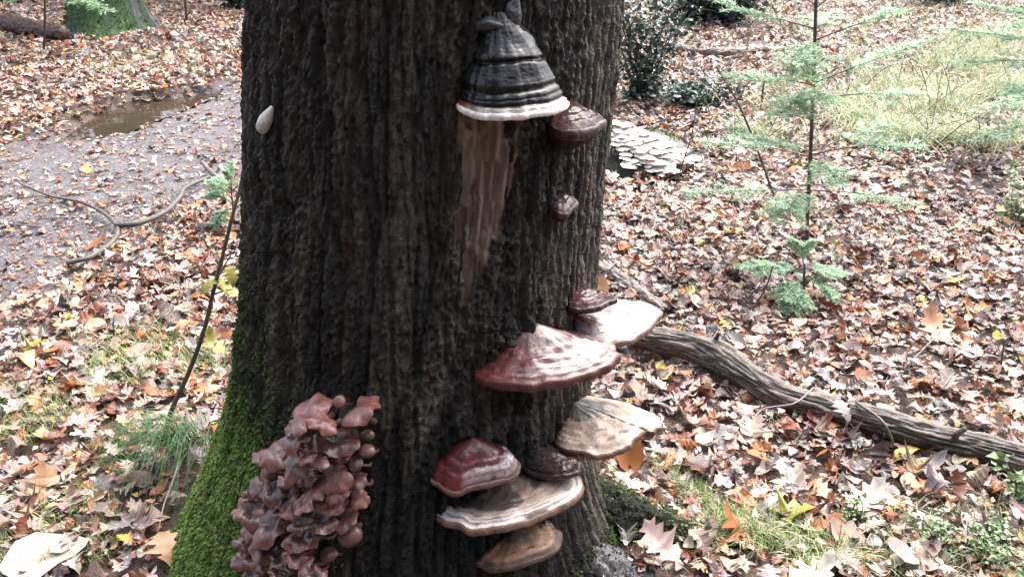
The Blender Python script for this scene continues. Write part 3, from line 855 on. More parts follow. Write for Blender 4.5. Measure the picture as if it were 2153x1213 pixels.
bracket('tiny dark knob of a bracket on the bark below the hoof bracket',
    [(1152, 428), (1158, 438), (1178, 443), (1198, 438), (1210, 424), (1206, 415)], (1184, 398), (1151, 432),
    [(0, (0.03, 0.015, 0.016)), (0.6, (0.05, 0.025, 0.025)), (0.85, (0.12, 0.085, 0.085)), (1, (0.05, 0.02, 0.018))], M['knob'], (0.03, 0.010, 0.009), (0.02, 0.007, 0.006), power=0.85, thick=0.013, under=0.035, seed=27, ripple=0.001, nrip=3)

def white_bracket():
    p, n = ray_trunk(559, 252, 0.022)
    root = empty('bracket_fungus', p, 'small creamy white ear shaped bracket on the shaded trunk edge', 'fungus')
    nu, nv = 26, 16
    a = np.linspace(0, 2 * math.pi, nu, endpoint=False); b = np.linspace(0.02, math.pi - 0.02, nv)
    A, B = np.meshgrid(a, b, indexing='ij')
    d = np.stack([np.cos(A) * np.sin(B), np.sin(A) * np.sin(B), np.cos(B)], -1)
    rr = 1 + 0.14 * (fbm(d[..., 0] * 2 + 9, d[..., 1] * 2 + d[..., 2] * 1.5 + 9, 3) - 0.5) * 2
    L = d * rr[..., None] * np.array([0.0125, 0.014, 0.030])
    L[..., 0] *= 1 - 0.35 * np.clip(L[..., 2] / 0.028, -1, 1)
    ca, sa = math.cos(R(32)), math.sin(R(32))
    v = np.stack([L[..., 0] * ca + L[..., 2] * sa, L[..., 1], -L[..., 0] * sa + L[..., 2] * ca], -1).reshape(-1, 3)
    cc = np.array((0.72, 0.66, 0.58)) * (0.85 + 0.25 * fbm(A * 4, B * 5, 3)).reshape(-1)[:, None]
    F = grid_faces(nu, nv, True)[:, ::-1]
    fb = (d.reshape(-1, 3)[F].mean(1) @ np.array([ca * 0.4, -0.2, -0.9])) > 0.35
    for nm, sel, cm in (('cap', ~fb, 1.0), ('pore_surface', fb, 0.75)):
        u, inv = np.unique(F[sel], return_inverse=True)
        link(nm, make_mesh(nm, v[u], inv.reshape(-1, 4), M['pore'], cc[u] * cm), root)
white_bracket()

# ------------------------------------------------------------------ brown mushrooms on the trunk
def basis(nrm, spin):
    z = nrm / np.linalg.norm(nrm)
    x = np.cross([0.3, 1, 0.2], z); x /= np.linalg.norm(x); y = np.cross(z, x)
    c, s = math.cos(spin), math.sin(spin)
    return np.stack([x * c + y * s, -x * s + y * c, z], 1)

def mushroom(kind, center, nrm, rad, foot, label, group, palette, seed, simple=False, asp=1.0):
    rg = np.random.default_rng(seed)
    na, nr = (36, 11) if not simple else (14, 5)
    a = np.linspace(0, 2 * math.pi, na, endpoint=False); r = np.linspace(0, 1, nr)
    A, RR = np.meshgrid(a, r, indexing='ij')
    ph = rg.random(6) * 6.28
    if kind == 'c':
        prof = 0.20 * (1 - RR ** 2.2) - 0.14 * RR ** 7
        edge = 1 + 0.13 * np.sin(2 * A + ph[0]) + 0.10 * np.sin(3 * A + ph[1]) + 0.06 * np.sin(7 * A + ph[2]) + 0.03 * np.sin(12 * A + ph[5])
        wave = 0.12 * np.sin(3 * A + ph[3]) * RR ** 2 + 0.10 * np.sin(5 * A + ph[4]) * RR ** 3 + 0.05 * np.sin(9 * A + ph[5]) * RR ** 4
    elif kind == 'w':
        prof = 0.16 * np.sin(math.pi * RR ** 1.3) - 0.10 * (1 - RR) ** 2 - 0.10 * RR ** 5
        edge = 1 + 0.12 * np.sin(2 * A + ph[0]) + 0.09 * np.sin(5 * A + ph[1]) + 0.05 * np.sin(11 * A + ph[2])
        wave = (0.20 * np.sin(4 * A + ph[3]) + 0.08 * np.sin(7 * A + ph[4]) + 0.05 * np.sin(13 * A + ph[5])) * RR ** 3
    elif kind == 'f':
        prof = 0.16 * (1 - RR ** 2.0) - 0.10 * RR ** 6
        edge = 1 + 0.10 * np.sin(2 * A + ph[0]) + 0.08 * np.sin(3 * A + ph[1]) + 0.04 * np.sin(5 * A + ph[2])
        wave = 0.06 * np.sin(3 * A + ph[3]) * RR ** 2
    else:
        prof = 0.62 * np.sqrt(np.clip(1 - RR ** 2, 0, 1)) - 0.1
        edge = 1 + 0.08 * np.sin(2 * A + ph[0]); wave = 0 * A
    bump = 0.05 * (fbm(RR * np.cos(A) * 2 + seed, RR * np.sin(A) * 2 + 9, 3) - 0.5) * 2
    x = RR * np.cos(A) * edge; y = RR * np.sin(A) * edge * asp; z = prof + wave + bump * (kind != 'b')
    P = np.stack([x, y, z], -1) * rad
    B = basis(nrm, rg.random() * 6.28)
    Pw = P @ B.T
    root = empty('mushroom', center, label, 'mushroom', group)
    c0, c1, c2 = [np.array(c) for c in palette]
    t = sstep(0.1, 0.75, RR)[..., None] if kind != 'b' else 0.6 + 0 * RR[..., None]
    cc = c0 * (1 - t) + c1 * t
    ed = sstep(0.85, 1.0, RR)[..., None]
    cc = cc * (1 - ed) + c2 * ed
    cc = cc * (rg.uniform(0.65, 1.4) if not simple else rg.uniform(.92, 1.04))
    link('cap', make_mesh('cap', Pw.reshape(-1, 3), grid_faces(na, nr, True), M['cap'], cc.reshape(-1, 3)), root)
    # gills
    rg_ = np.array([1.0, 0.97, 0.6, 0.18]); dzg = np.array([0, -0.05, -0.09 if kind != 'b' else -0.12, -0.16])
    E = P[:, -1, :]
    G = np.stack([np.stack([E[:, 0] * q, E[:, 1] * q, E[:, 2] * (q if q < 0.9 else 1) + dq * rad], -1) for q, dq in zip(rg_, dzg)], 1)
    if kind != 'b' and not simple:
        G[::2, 2, 2] += 0.02 * rad
    link('gills', make_mesh('gills', (G @ B.T).reshape(-1, 3), grid_faces(na, 4, True)[:, ::-1], M['mstem'], np.tile(c1 * 0.8 + 0.02, (na * 4, 1))), root)
    # stem to the bark
    s0 = (np.array([0, 0, -0.12 * rad]) @ B.T); s1 = np.asarray(foot) - np.asarray(center)
    mid = s0 * 0.55 + s1 * 0.45 - B[:, 2] * 0.25 * np.linalg.norm(s1 - s0)
    sp = catmull(np.array([s0, mid, s1]), 7)
    v_, f_ = tube(sp, np.linspace(0.17, 0.21, 7) * min(rad, 0.035) , 9, 0.15, seed % 7)
    link('stem', make_mesh('stem', v_, f_, M['mstem'], np.tile(np.array((0.16, 0.09, 0.065)) * (0.8 + 0.4 * rg.random()), (len(v_), 1))), root)
    return root

CAPS = [(540, 170, 210, 'c'), (850, 180, 215, 'c'), (715, 130, 85, 'b'), (470, 262, 135, 'c'), (612, 258, 150, 'c'), (445, 335, 205, 'w'), (525, 400, 100, 'w'),
        (690, 372, 250, 'w'), (722, 455, 115, 'w'), (888, 335, 85, 'b'), (885, 432, 100, 'b'), (815, 512, 105, 'b'), (325, 465, 190, 'c'), (245, 478, 115, 'c'),
        (280, 565, 140, 'b'), (430, 535, 160, 'c'), (515, 462, 110, 'c'), (505, 590, 145, 'c'), (690, 595, 190, 'c'), (820, 612, 125, 'c'), (575, 662, 180, 'c'),
        (210, 655, 130, 'c'), (312, 672, 165, 'w'), (388, 722, 165, 'w'), (838, 725, 115, 'c'), (500, 745, 150, 'w'), (660, 755, 160, 'c'), (218, 762, 145, 'c'),
        (132, 702, 60, 'b'), (180, 815, 190, 'w'), (292, 890, 240, 'w'), (98, 820, 80, 'c'), (352, 800, 110, 'w'), (600, 862, 175, 'w'), (755, 850, 155, 'c'),
        (475, 882, 125, 'w'), (780, 955, 150, 'b'), (650, 1070, 110, 'b'), (485, 968, 185, 'w'), (290, 1030, 205, 'w'), (152, 930, 115, 'c'), (500, 1130, 125, 'c'),
        (440, 1072, 140, 'w'), (112, 1120, 110, 'c'), (345, 1100, 120, 'w'), (345, 1180, 130, 'w'), (235, 1130, 120, 'c'), (545, 955, 90, 'w'), (415, 1140, 90, 'w'),
        (170, 1200, 120, 'w'), (560, 1215, 130, 'w'), (400, 620, 110, 'c'), (700, 690, 130, 'c'), (590, 500, 110, 'c'), (420, 440, 110, 'w'), (430, 800, 120, 'c'), (110, 1010, 90, 'c'), (250, 960, 130, 'w')]
BROWN = {'c': ((0.125, 0.050, 0.040), (0.190, 0.078, 0.060), (0.135, 0.054, 0.042)),
         'w': ((0.060, 0.034, 0.034), (0.150, 0.060, 0.046), (0.210, 0.088, 0.068)),
         'b': ((0.120, 0.048, 0.037), (0.130, 0.053, 0.041), (0.075, 0.031, 0.025))}
KN = {'c': 'domed brown mushroom', 'w': 'wavy edged dark centred mushroom', 'b': 'rounded brown mushroom bud'}
def clump_label(zx, zy, w, kd):
    size = 'large' if w > 170 else ('small' if w < 118 else 'middling')
    if zy < 300: pl = 'near the top of the trunk clump'
    elif zy > 1000: pl = 'at the bottom of the trunk clump'
    elif zx < 260: pl = 'on the mossy edge of the trunk clump'
    elif zx > 690: pl = 'on the bare bark edge of the trunk clump'
    else: pl = 'amid the trunk clump, ' + ('above its waist' if zy < 640 else 'below its waist')
    return f'{size} {KN[kd]} {pl}'
for i, (zx, zy, w, kd) in enumerate(CAPS):
    px, py = 470 + zx / 2.936, 800 + zy / 2.936
    rg = random.Random(100 + i)
    edge = abs(zx - 480) / 420
    off = 0.03 + 0.05 * (1 - min(edge, 1)) + 0.045 * rg.random()
    p, n = ray_trunk(px, py, off)
    depth = (p - O) @ np.array([0, CP, -SP])
    rad = w / 2.936 / 2 * depth / FPX * (1.16 if kd != 'b' else 1.0)
    out = n.copy()
    nn = np.array([0, 0, 1.0]) + out * (0.42 if kd != 'b' else 0.9) + np.array([rg.uniform(-.6, .6), rg.uniform(-.4, .35), 0])
    ft = p - out * (off + 0.02) - np.array([0, 0, 0.045 + 0.02 * rg.random()])
    m = mushroom(kd, p, nn, rad, ft, clump_label(zx, zy, w, kd), 'brown mushrooms clustered on the trunk foot', BROWN[kd], 500 + i)
# ------------------------------------------------------------------ leaves
def leaf_template(kind, lod):
    if kind == 'oak':
        st = [(0, 0, .006), (.08, .08, .03), (.17, .19, .15), (.25, .33, .27), (.29, .34, .20), (.34, .38, .15), (.42, .50, .33), (.48, .56, .40), (.52, .55, .26), (.57, .60, .17), (.66, .74, .31), (.71, .77, .22), (.76, .79, .13), (.85, .90, .19), (.91, .93, .08), (1, 1, .0)]
        if lod: st = [(0, 0, .01), (.22, .3, .16), (.34, .44, .32), (.50, .56, .16), (.64, .76, .34), (.82, .84, .12), (1, 1, .02)]
    elif kind == 'round':
        st = [(0, 0, .01), (.08, .06, .12), (.22, .2, .30), (.42, .42, .37), (.62, .64, .32), (.80, .84, .20), (.93, .95, .08), (1, 1, 0)]
        if lod: st = [(0, 0, .02), (.2, .18, .26), (.5, .5, .36), (.8, .82, .2), (1, 1, .02)]
    else:  # narrow
        st = [(0, 0, .005), (.12, .12, .07), (.3, .3, .17), (.5, .5, .20), (.7, .7, .15), (.88, .88, .07), (1, 1, 0)]
        if lod: st = [(0, 0, .01), (.3, .3, .17), (.65, .65, .17), (1, 1, .01)]
    st = np.array(st)
    n = len(st)
    mid = np.stack([np.zeros(n), st[:, 0] - .5], -1)
    lf = np.stack([-st[:, 2], st[:, 1] - .5], -1)
    rt = np.stack([st[:, 2] * 0.94, st[:, 1] - .5 + 0.02 * np.sin(np.arange(n) * 2.1)], -1)
    V = np.vstack([lf, mid, rt])
    i = np.arange(n - 1)
    F = np.concatenate([np.stack([i, n + i, n + i + 1, i + 1], -1), np.stack([n + i, 2 * n + i, 2 * n + i + 1, n + i + 1], -1)])
    return V, F

TPL = {(k_, l_): leaf_template(k_, l_) for k_ in ('oak', 'round', 'narrow') for l_ in (0, 1)}
LEAFC = {'tan': (0.38, 0.28, 0.225), 'pink': (0.45, 0.315, 0.285), 'cream': (0.58, 0.50, 0.42), 'orange': (0.37, 0.135, 0.045), 'rust': (0.19, 0.062, 0.034), 'brown': (0.065, 0.036, 0.030),
         'grey': (0.25, 0.22, 0.215), 'yellow': (0.55, 0.40, 0.10), 'olive': (0.27, 0.25, 0.035), 'peach': (0.52, 0.30, 0.16), 'white': (0.70, 0.64, 0.57)}
CKEY = list(LEAFC)

def leaves_mesh(pos, length, kind, lod, cols, tilt_sd, rg, lift=None):
    V, F = TPL[(kind, lod)]
    N = len(pos); nv = len(V)
    x = V[None, :, 0] * rg.uniform(0.8, 1.2, (N, 1)) * rg.uniform(0.75, 1.2, (N, nv)); y = V[None, :, 1] + rg.normal(0, 0.018, (N, nv))
    k1 = rg.normal(0.6, 1.3, (N, 1)); k2 = rg.normal(0.2, 0.7, (N, 1)); tw = rg.normal(0, 0.9, (N, 1))
    z = k1 * x ** 2 + k2 * (y ** 2 - 0.08) + tw * x * y + 0.05 * np.sin(9 * y + 6.28 * rg.random((N, 1))) * (np.abs(x) > 0.06)
    P = np.stack([x, y, z], -1) * length[:, None, None]
    yaw = rg.uniform(0, 6.283, N); ax = rg.uniform(0, 6.283, N); tl = np.abs(rg.normal(0, tilt_sd, N))
    cy, sy = np.cos(yaw), np.sin(yaw)
    Rz = np.zeros((N, 3, 3)); Rz[:, 0, 0] = cy; Rz[:, 0, 1] = -sy; Rz[:, 1, 0] = sy; Rz[:, 1, 1] = cy; Rz[:, 2, 2] = 1
    kx, ky = np.cos(ax), np.sin(ax); c, s = np.cos(tl), np.sin(tl); C1 = 1 - c
    Rt = np.zeros((N, 3, 3))
    Rt[:, 0, 0] = c + kx * kx * C1; Rt[:, 0, 1] = kx * ky * C1; Rt[:, 0, 2] = ky * s
    Rt[:, 1, 0] = kx * ky * C1; Rt[:, 1, 1] = c + ky * ky * C1; Rt[:, 1, 2] = -kx * s
    Rt[:, 2, 0] = -ky * s; Rt[:, 2, 1] = kx * s; Rt[:, 2, 2] = c
    P = np.einsum('nij,nvj->nvi', Rt @ Rz, P)
    # tilted leaves rest on their lowest edge
    P[:, :, 2] -= P[:, :, 2].min(1, keepdims=True) * 0.7
    P = P + pos[:, None, :]
    FF = (F[None] + (np.arange(N) * nv)[:, None, None]).reshape(-1, 4)
    cc = np.repeat(cols[:, None, :], nv, 1) * rg.uniform(0.9, 1.1, (N, nv, 1))
    return P.reshape(-1, 3), FF, cc.reshape(-1, 3)

def pick_cols(N, w, rg):
    w = np.array([w.get(c, 0) for c in CKEY], float); w /= w.sum()
    idx = rg.choice(len(CKEY), N, p=w)
    base = np.array([LEAFC[c] for c in CKEY])[idx]
    return base * rg.uniform(0.72, 1.15, (N, 1)) * rg.normal(1, 0.05, (N, 3))

WR = dict(tan=24, pink=18, cream=9, orange=7, rust=15, brown=11, grey=13, yellow=.8, olive=.5, peach=10, white=3.5)
WL = dict(tan=22, pink=15, cream=8, orange=10, rust=18, brown=10, grey=11, yellow=1.5, olive=.8, peach=11, white=3)
GRASS_R = poly_world([(1760, 130), (1900, 160), (2000, 60), (2400, 40), (2500, 330), (2153, 330), (2000, 315), (1880, 325), (1760, 300)])

def frustum_points(N, y0, y1, rg, mx=1.12):
    Y = np.sqrt(rg.uniform(y0 ** 2, y1 ** 2, N * 3))
    X = rg.uniform(-1, 1, N * 3) * (0.62 * np.sqrt(Y ** 2 + 2.56) * mx + 0.15)
    return X, Y

def litter_keep(X, Y, rg):
    d = np.hypot(X - axis_x(0.0), Y - AX_Y)
    r0 = Rs(np.arctan2(Y - AX_Y, X - axis_x(0.0)), 0.02)
    keep = d > r0 + 0.02
    pm = path_mask(X, Y); pud = puddle_mask(X, Y)
    prob = 1 - 0.58 * pm * (0.45 + 1.0 * fbm(X * 2.2 + 5, Y * 2.2, 3)).clip(0, 1)
    prob = prob * np.where(pud > 0.8, 0.08, 1) * np.where(in_poly(X, Y, GRASS_R), 0.9, 1)
    prob = prob * (0.55 + 0.9 * fbm(X * 3.1, Y * 3.1 + 20, 3)).clip(0.3, 1)
    return keep & (rg.random(X.shape) < prob)

def build_litter():
    rg = np.random.default_rng(21)
    mb = MB()
    for (y0, y1, N, lod, smin, smax) in ((1.25, 4.4, 14500, 0, 0.03, 0.088), (1.25, 4.4, 13000, 1, 0.016, 0.042), (4.2, 8.0, 20000, 1, 0.04, 0.105), (7.6, 13.6, 25000, 1, 0.05, 0.125)):
        X, Y = frustum_points(N, y0, y1, rg)
        kp = litter_keep(X, Y, rg); X = X[kp][:N]; Y = Y[kp][:N]
        n = len(X)
        L = smin + (smax - smin) * rg.random(n) ** 1.6
        pm = path_mask(X, Y)
        L = L * (1 - 0.35 * pm)
        Z = gz(X, Y) + rg.uniform(0.0, 0.030, n) * (1 - 0.7 * pm)
        left = X < -0.2 - 0.0 * Y
        cols = np.where(left[:, None], pick_cols(n, WL, rg), pick_cols(n, WR, rg))
        kinds = rg.choice(3, n, p=[0.52, 0.30, 0.18])
        for ki, kd in enumerate(('oak', 'round', 'narrow')):
            m = kinds == ki
            v, f, c = leaves_mesh(np.stack([X, Y, Z], -1)[m], L[m] * (1.12 if kd == 'oak' else 0.85), kd, lod, cols[m], R(16), rg)
            mb.add(v, f, c)
    # the litter goes on to both sides of the view, in larger leaves
    n = 26000
    Y = rg.uniform(-0.3, 12.5, n); X = np.sign(rg.uniform(-1, 1, n)) * (0.62 * np.sqrt(np.maximum(Y, 0) ** 2 + 2.56) * 1.1 + 3.6 * rg.random(n) ** 1.3)
    kp = litter_keep(X, Y, rg); X, Y = X[kp][:15000], Y[kp][:15000]; n = len(X)
    for ki, kd in enumerate(('oak', 'round')):
        m = (np.arange(n) % 2) == ki
        v, f, c = leaves_mesh(np.stack([X, Y, gz(X, Y) + rg.uniform(0, .02, n)], -1)[m], rg.uniform(.09, .15, m.sum()), kd, 1, pick_cols(m.sum(), WL, rg), R(14), rg)
        mb.add(v, f, c)
    o = link('leaf_litter', mb.mesh('leaf_litter', M['leaf'], False))
    tag(o, 'deep litter of small faded autumn leaves covering the forest floor', None, None, 'stuff')

build_litter()

def build_twigs():
    """bits of dead twig lying in the litter"""
    rg = np.random.default_rng(77)
    X, Y = frustum_points(1500, 1.4, 9.0, rg)
    kp = litter_keep(X, Y, rg); X, Y = X[kp][:1300], Y[kp][:1300]
    mb = MB()
    for x, y in zip(X, Y):
        a = rg.uniform(0, 6.28); L = rg.uniform(.03, .16) * (1 + .08 * y); z = float(gz(x, y)) + rg.uniform(.012, .034)
        d = np.array([math.cos(a), math.sin(a), rg.normal(0, .12)]) * L / 2
        b = np.array([-d[1], d[0], 0]) * rg.normal(0, .25)
        P = np.array([[x, y, z] - d, np.array([x, y, z]) + b, [x, y, z] + d])
        v, f = tube(P, np.array([1, .9, .6]) * rg.uniform(.0012, .0035), 4, cap=False)
        mb.add(v, f, np.array(((0.10, 0.085, 0.07), (0.05, 0.04, 0.035), (0.24, 0.20, 0.17))[int(rg.integers(0, 3))]))
    tag(link('twig_litter', mb.mesh('twig_litter', M['stem'])), 'bits of broken twig strewn through the leaf litter', None, None, 'stuff')
build_twigs()

_leafmesh = {}
def leaf_object(pos, length, kind, ckey, yaw, tiltx, tilty, label, group, var=0, cat='leaf', cmul=1.0):
    key = (kind, ckey, var)
    if key not in _leafmesh:
        rg = np.random.default_rng(abs(hash((kind, var))) % 1000 if False else (len(kind) * 31 + var * 7))
        V, F = TPL[(kind, 0)]
        # two rings across each half so that big leaves curl smoothly
        x = V[:, 0]; y = V[:, 1]
        x = x * rg.uniform(0.82, 1.15, len(x)); y = y + rg.normal(0, 0.012, len(y))
        k1, k2, tw = [(1.0, 0.5, 0.6), (-1.1, 0.6, -0.7), (2.0, -0.5, 0.8), (0.4, 0.9, 0.3), (1.6, 0.8, -1.0), (-0.5, -0.9, 0.8)][var % 6]
        z = k1 * x ** 2 + k2 * (y ** 2 - .06) + tw * x * y + 0.03 * np.sin(11 * y + var) * (np.abs(x) > .06)
        P = np.stack([x, y, z], -1)
        # petiole
        pv, pf = tube(np.array([[0, -0.5, 0], [0.01, -0.62, 0.01], [0.0, -0.74, 0.03]]), [0.008, 0.007, 0.006], 5)
        mb = MB()
        n = len(P) // 3
        col = np.array(LEAFC[ckey])
        cc = np.tile(col, (len(P), 1)); cc[n:2 * n] *= 0.72
        cc *= rg.uniform(0.85, 1.12, (len(P), 1))
        mb.add(P, F, cc); mb.add(pv, pf, col * 0.5)
        me = mb.mesh('fallen_leaf', M['leaf'], True)
        _leafmesh[key] = me
    o = link('fallen_leaf', _leafmesh[key])
    o.location = tuple(float(v_) for v_ in pos); o.scale = (length,) * 3
    o.rotation_euler = (tiltx, tilty, yaw)
    return tag(o, label, cat, group)

SPECIAL = [  # px, py, pixel length, kind, colour, yaw deg, tilt x, tilt y, up, label
    (1392, 1140, 118, 'oak', 'pink', 35, 25, -15, 0.10, 'pale pink oak leaf lying on the bare grey root'),
    (1560, 1108, 135, 'oak', 'orange', 60, 40, 10, 0.045, 'bright orange oak leaf with raised lobes at the end of the mossy root'),
    (1665, 1082, 120, 'oak', 'olive', -70, 15, -10, 0.035, 'yellow green oak leaf on pale litter past the mossy root'),
    (1722, 892, 78, 'oak', 'rust', -80, 30, 0, 0.035, 'rust red oak leaf propped under the fallen branch'),
    (100, 1172, 175, 'round', 'cream', -65, 4, 4, 0.03, 'largest pale yellow rounded leaf on the mossy ground by the trunk'),
    (352, 1150, 110, 'oak', 'peach', 40, 20, 15, 0.04, 'orange tan leaf curled against the green moss of the trunk foot'),
    (398, 905, 120, 'oak', 'cream', -75, 25, 20, 0.07, 'cream leaf leaning over the drooping grass tuft against the trunk'),
    (92, 1022, 110, 'oak', 'peach', 20, 25, 5, 0.035, 'pale orange oak leaf beside the drooping grass tuft'),
    (70, 732, 70, 'oak', 'olive', -50, 25, 0, 0.035, 'olive yellow oak leaf in the litter beside the yellowish grass'),
    (206, 505, 70, 'narrow', 'orange', -55, 35, 0, 0.04, 'orange strip of leaf caught under the forked branch on the path'),
    (350, 658, 78, 'oak', 'brown', 75, 45, 0, 0.05, 'dark red brown curled leaf standing in the litter by the thin sapling'),
    (322, 824, 60, 'narrow', 'orange', 85, 10, 0, 0.03, 'narrow orange leaf lying flat near the base of the thin sapling'),
    (182, 357, 36, 'oak', 'yellow', 30, 20, 0, 0.02, 'single bright yellow leaf on the muddy path'),
    (1528, 678, 42, 'oak', 'yellow', 50, 20, 0, 0.03, 'small bright yellow leaf in the litter behind the fallen branch'),
    (1692, 482, 66, 'oak', 'orange', 80, 25, 0, 0.04, 'orange leaf at the foot of the fir sapling'),
    (1972, 690, 110, 'oak', 'peach', 10, 25, 0, 0.04, 'pinkish orange oak leaf standing proud of the litter beyond the fallen branch'),
    (1988, 802, 66, 'oak', 'cream', -40, 25, 0, 0.035, 'cream yellow oak leaf on the litter behind the fallen branch'),
    (1905, 950, 78, 'narrow', 'yellow', -70, 15, 0, 0.03, 'yellow leaf strip lying just in front of the fallen branch'),
    (2092, 1118, 112, 'oak', 'brown', -70, 25, 15, 0.05, 'dark grey brown leaf curled above the bilberry sprigs'),
    (2016, 1018, 66, 'oak', 'rust', 0, 45, 0, 0.05, 'rust red oak leaf standing upright in front of the fallen branch'),
    (1895, 1160, 80, 'round', 'pink', 60, 30, 0, 0.04, 'pinkish red leaf half buried in grass near the bilberry sprigs'),
    (1705, 1205, 130, 'oak', 'white', -70, 15, 0, 0.04, 'big bleached white oak leaf on the grass beyond the grey root'),
    (1325, 952, 88, 'round', 'orange', 10, 65, 10, 0.06, 'round orange brown leaf standing upright behind the mossy root ridge'),
    (1264, 602, 48, 'round', 'peach', 0, 60, 0, 0.06, 'small orange leaf stuck upright beside the trunk edge'),
    (1605, 960, 88, 'narrow', 'orange', 85, 15, 10, 0.035, 'long orange tan leaf lying between the mossy root and fallen branch'),
    (1655, 1000, 85, 'oak', 'cream', -75, 20, 0, 0.04, 'white oak leaf behind the yellow green leaf'),
    (1480, 985, 95, 'oak', 'brown', 70, 35, 10, 0.05, 'dark brown curled leaf just beyond the mossy root ridge'),
    (1820, 1045, 120, 'oak', 'white', -60, 15, 0, 0.045, 'large bleached leaf lying in front of the fallen branch'),
    (1960, 975, 85, 'narrow', 'grey', -70, 25, 0, 0.035, 'wet dark grey leaf glistening in front of the fallen branch'),
    (1775, 862, 62, 'oak', 'grey', 20, 30, 10, 0.115, 'grey withered leaf draped over the fallen branch'),
    (1580, 905, 90, 'oak', 'tan', -40, 20, 0, 0.035, 'tan oak leaf under the pale looping twig of the fallen branch'),
    (545, 880, 1, 'oak', 'cream', 0, 0, 0, 0, None),
]
for s_ in SPECIAL:
    px, py, ln, kd, ck, yaw, tx, ty, up, lab = s_
    if not lab: continue
    p = ground_pt(px, py, up)
    if px == 1392: p = ground_pt(px, py, 0.09)
    dep = (p - O) @ np.array([0, CP, -SP])
    leaf_object(p, ln * dep / FPX, kd, ck, R(yaw), R(tx), R(ty), lab, None, var=0 if kd == 'round' else SPECIAL.index(s_) % 6)

CNAME = {'tan': 'tan', 'pink': 'pinkish tan', 'cream': 'cream', 'orange': 'orange', 'rust': 'rust red', 'brown': 'dark brown', 'grey': 'grey brown', 'yellow': 'yellow', 'olive': 'olive green', 'peach': 'pale orange', 'white': 'bleached white'}
KNAME = {'oak': 'lobed oak leaf', 'round': 'rounded leaf', 'narrow': 'narrow leaf'}

def scatter_leaf_objects(total):
    rg = np.random.default_rng(5)
    X, Y = frustum_points(1200, 1.5, 3.6, rg, 0.98)
    kp = litter_keep(X, Y, rg) & (path_mask(X, Y) < 0.5)
    X, Y = X[kp], Y[kp]
    P = np.stack([X, Y, gz(X, Y)], -1); px, py = px_of(P)
    hid = (px > 480) & (px < 1300)
    ok = (px > 10) & (px < 2140) & (py > 0) & (py < 1200) & ~hid
    for (a, b, *_r) in SPECIAL:
        ok &= np.hypot(px - a, py - b) > 45
    P = P[ok][:total]
    for i, p in enumerate(P):
        left = p[0] < -0.2
        w = WL if left else WR
        ks = list(w); ck = random.choices(ks, [w[k_] for k_ in ks])[0]
        kd = random.choices(['oak', 'round', 'narrow'], [0.6, 0.22, 0.18])[0]
        place = 'between the trunk and the muddy path' if left else 'around the grey fallen branch'
        lab = f'{CNAME[ck]} {KNAME[kd]} on the litter {place}'
        leaf_object(p + np.array([0, 0, random.uniform(0.024, 0.04)]), random.uniform(0.055, 0.105), kd, ck, random.uniform(0, 6.28),
                    random.gauss(0, 0.36), random.gauss(0, 0.36), lab, 'fallen leaves on top of the litter', var=random.randrange(6))
scatter_leaf_objects(270)

# ------------------------------------------------------------------ logs, branches, sticks
def wood_piece(name, pts, radii, label, cat, colr, ns=14, n=40, bump=0.18, seed=1, ridges=7, group=None, mat='log', parts=(), twist=0.0):
    pts = np.asarray(pts, float)
    root = pts[0].copy()
    P = catmull(pts, n)
    rd = np.interp(np.linspace(0, 1, n), np.linspace(0, 1, len(radii)), radii)
    v, f = tube(P - root, rd, ns, bump, seed, ridges)
    c = np.array(colr) * (0.7 + 0.6 * fbm(v[:, 0] * 14 + seed, v[:, 1] * 14 + v[:, 2] * 25, 3))[:, None]
    o = link(name, make_mesh(name, v, f, M[mat], c))
    o.location = tuple(root)
    tag(o, label, cat, group)
    return o

def gp(lst, up): return [ground_pt(a, b, u if u is not None else up) for a, b, u in [(t + (None,))[:3] for t in lst]]

bp = gp([(1262, 684, .10), (1330, 704, .085), (1430, 722, .08), (1510, 750, .08), (1570, 790, .07), (1640, 832, .05), (1740, 858, .05), (1850, 888, .055), (1960, 918, .055), (2060, 940, .055), (2230, 985, .055)], 0.06)
fb = empty('fallen_branch', bp[0], 'thick grey furrowed fallen branch lying bent across the leaf litter', 'branch')
v, f, tone = barky(bp, [0.034, 0.042, 0.050, 0.042, 0.039, 0.044, 0.039, 0.045], 460, 76, 4, 0.008, (0.013, 0.22))
v = v - bp[0]
c = np.array((0.105, 0.088, 0.072)) * tone[:, None]
link('bark', make_mesh('bark', v, f, M['log'], c), fb)
def side_twig(pts, rad, parent, base, colr=(0.13, 0.11, 0.095)):
    P = catmull(pts, 16); v, f = tube(P - base, np.linspace(rad, rad * 0.6, 16), 7, 0.2, 3)
    link('twig', make_mesh('twig', v, f, M['stem'], np.tile(np.array(colr), (len(v), 1))), parent)
side_twig(gp([(1800, 845, .10), (1850, 880, .13), (1872, 915, .09), (1880, 945, .01)], 0), 0.005, fb, bp[0])
for k_, (qx, qy, hx, hy, u_) in enumerate([(1500, 722, 1512, 690, .17), (1780, 850, 1772, 826, .13), (2010, 915, 2030, 890, .13)]):
    side_twig([ground_pt(qx, qy + 12, .06), ground_pt(qx, qy, .10), ground_pt(hx, hy + 10, u_)], .012, fb, bp[0], (0.07, 0.06, 0.05))
side_twig(gp([(1572, 935, .012), (1582, 890, .03), (1605, 860, .05), (1670, 848, .09), (1710, 815, .11)], 0), 0.0042, fb, bp[0], (0.25, 0.23, 0.22))

